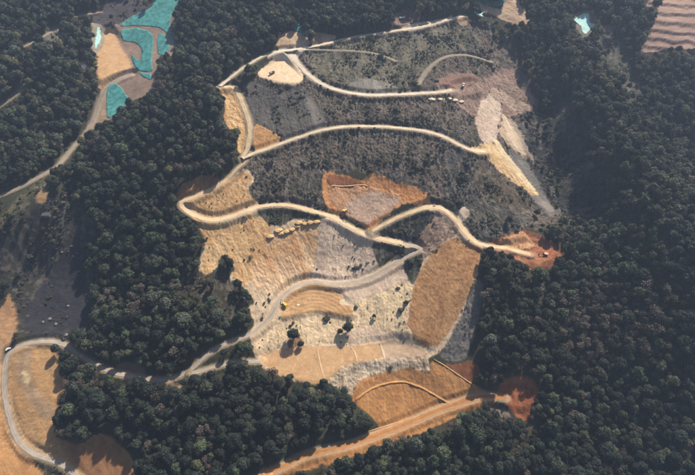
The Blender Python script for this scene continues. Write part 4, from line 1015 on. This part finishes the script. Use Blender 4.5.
hut((47, 216), .1, (6.5, 4.5), 'small grey roofed hut in the shade below the wooded crest')
hut((79, 437), .5, (5.5, 4.0), 'small grey roofed hut at the wood edge beside the tan slope')
def lump(name, seed, flat, el):
    b = bmesh.new(); bmesh.ops.create_icosphere(b, subdivisions=3, radius=1.0); r = np.random.default_rng(seed)
    o_ = r.uniform(0, 50, 3)
    for v_ in b.verts:
        nz = float(fbm(np.array([v_.co.x * 1.3 + o_[0] + v_.co.z]), np.array([v_.co.y * 1.3 + o_[1] - v_.co.z]), 1.0, 3, seed)[0])
        v_.co *= 1 + .38 * nz
        v_.co.x *= el; v_.co.z *= flat if v_.co.z > 0 else .35
    me = bpy.data.meshes.new(name); b.to_mesh(me); b.free()
    return me
def heap(px, r_, rz, mat, me, label, group, name='soil_heap', cat='soil heap'):
    x, y, z_ = spot(px); m_ = me.copy(); m_.materials.clear(); m_.materials.append(mat)
    for p_ in m_.polygons: p_.use_smooth = name == 'soil_heap'
    o = bpy.data.objects.new(name, m_); COL.objects.link(o); o.location = (x, y, z_ - .1 * r_); o.scale = (r_, r_, r_); o.rotation_euler = (0, 0, rz)
    tag(o, label, cat, group)
HM = [lump('soil_heap', 70 + i, .52, 1.4) for i in range(3)]
ordn = ['first', 'second', 'third', 'fourth', 'fifth', 'sixth', 'seventh', 'eighth', 'ninth', 'tenth', 'last']
for i, p in enumerate([(270.5,236),(278,230),(281,233),(287,231),(292,229),(297,226),(299,222),(305,223),(311,222),(317,221)]):
    heap(p, random.uniform(2.6, 3.6), .45 + random.uniform(-.3, .3), M_HEAPY, HM[i % 3], f'{ordn[i]} yellow soil heap from the left in the row on the rim of the bowl', 'yellow soil heaps on the rim of the bowl')
for i, p in enumerate([(432,99),(441,99),(449,98.5),(455,100),(461,101.5)]):
    heap(p, random.uniform(2.2, 3.0), random.uniform(-.3, .3), M_HEAPP, HM[i % 3], f'{ordn[i]} pale soil heap from the left along the wide haul road edge', 'pale soil heaps by the upper haul road')
heap((298, 305), 1.3, 0, M_HEAPP, HM[1], 'small pale heap on the brown platform right of the excavator', 'yellow soil heaps on the rim of the bowl')
heap((268, 474), 4.0, .5, plain('orange_soil', (.36, .17, .06), .95, var=.25), HM[2], 'orange spoil heap at the bottom end of the orange road', 'orange spoil')
RM = [lump('boulder', 80 + i, .8, 1.1) for i in range(3)]
for i, (p, w_) in enumerate([((50,319),'on the shaded scree above the lower left road'), ((56,324),'just right of the largest one above the lower left road'), ((43,322),'left of the others above the lower left road'), ((68,306),'highest on the shaded left scree'),
      ((66,335),'beside the lower left road bend'), ((245,300),'pale slab like, at the wood edge left of the platform'), ((72,246),'at the top of the shaded left scree'), ((62,252),'near the top of the shaded left scree')]):
    heap(p, [1.9, 1.5, 1.2, 1.3, 1.8, 2.4, 1.4, 1.2][i], i, M_ROCK, RM[i % 3], 'pale boulder ' + w_, 'boulders on the left slopes', 'boulder', 'boulder')

# ------------------------------------------------------------------ air
hz = bpy.data.meshes.new('haze')
hb = bmesh.new(); bmesh.ops.create_cube(hb, size=1.0)
zlo, zhi = float(Z.min()) - 1.5, max(float(Z.max()) + 16, CAM_Z + 6)
for vtx in hb.verts:
    vtx.co = ((AX[0] - 5 if vtx.co.x < 0 else AX[-1] + 5), (AY[0] - 5 if vtx.co.y < 0 else AY[-1] + 5), (zlo if vtx.co.z < 0 else zhi))
hb.to_mesh(hz); hb.free()
m = bpy.data.materials.new('haze_air'); m.use_nodes = True; nt = m.node_tree; nt.nodes.clear()
ov = nt.nodes.new('ShaderNodeOutputMaterial'); pv = nt.nodes.new('ShaderNodeVolumePrincipled')
pv.inputs['Color'].default_value = (.54, .70, 1.0, 1); pv.inputs['Density'].default_value = .00012; pv.inputs['Anisotropy'].default_value = .2
nt.links.new(pv.outputs[0], ov.inputs['Volume'])
hz.materials.append(m)
ho = bpy.data.objects.new('haze', hz); COL.objects.link(ho)
tag(ho, 'thin blue haze hanging over the far slopes', 'haze', kind='stuff')
print('SCENE', X.shape, 'trees', len(pos), 'z', zlo, zhi)
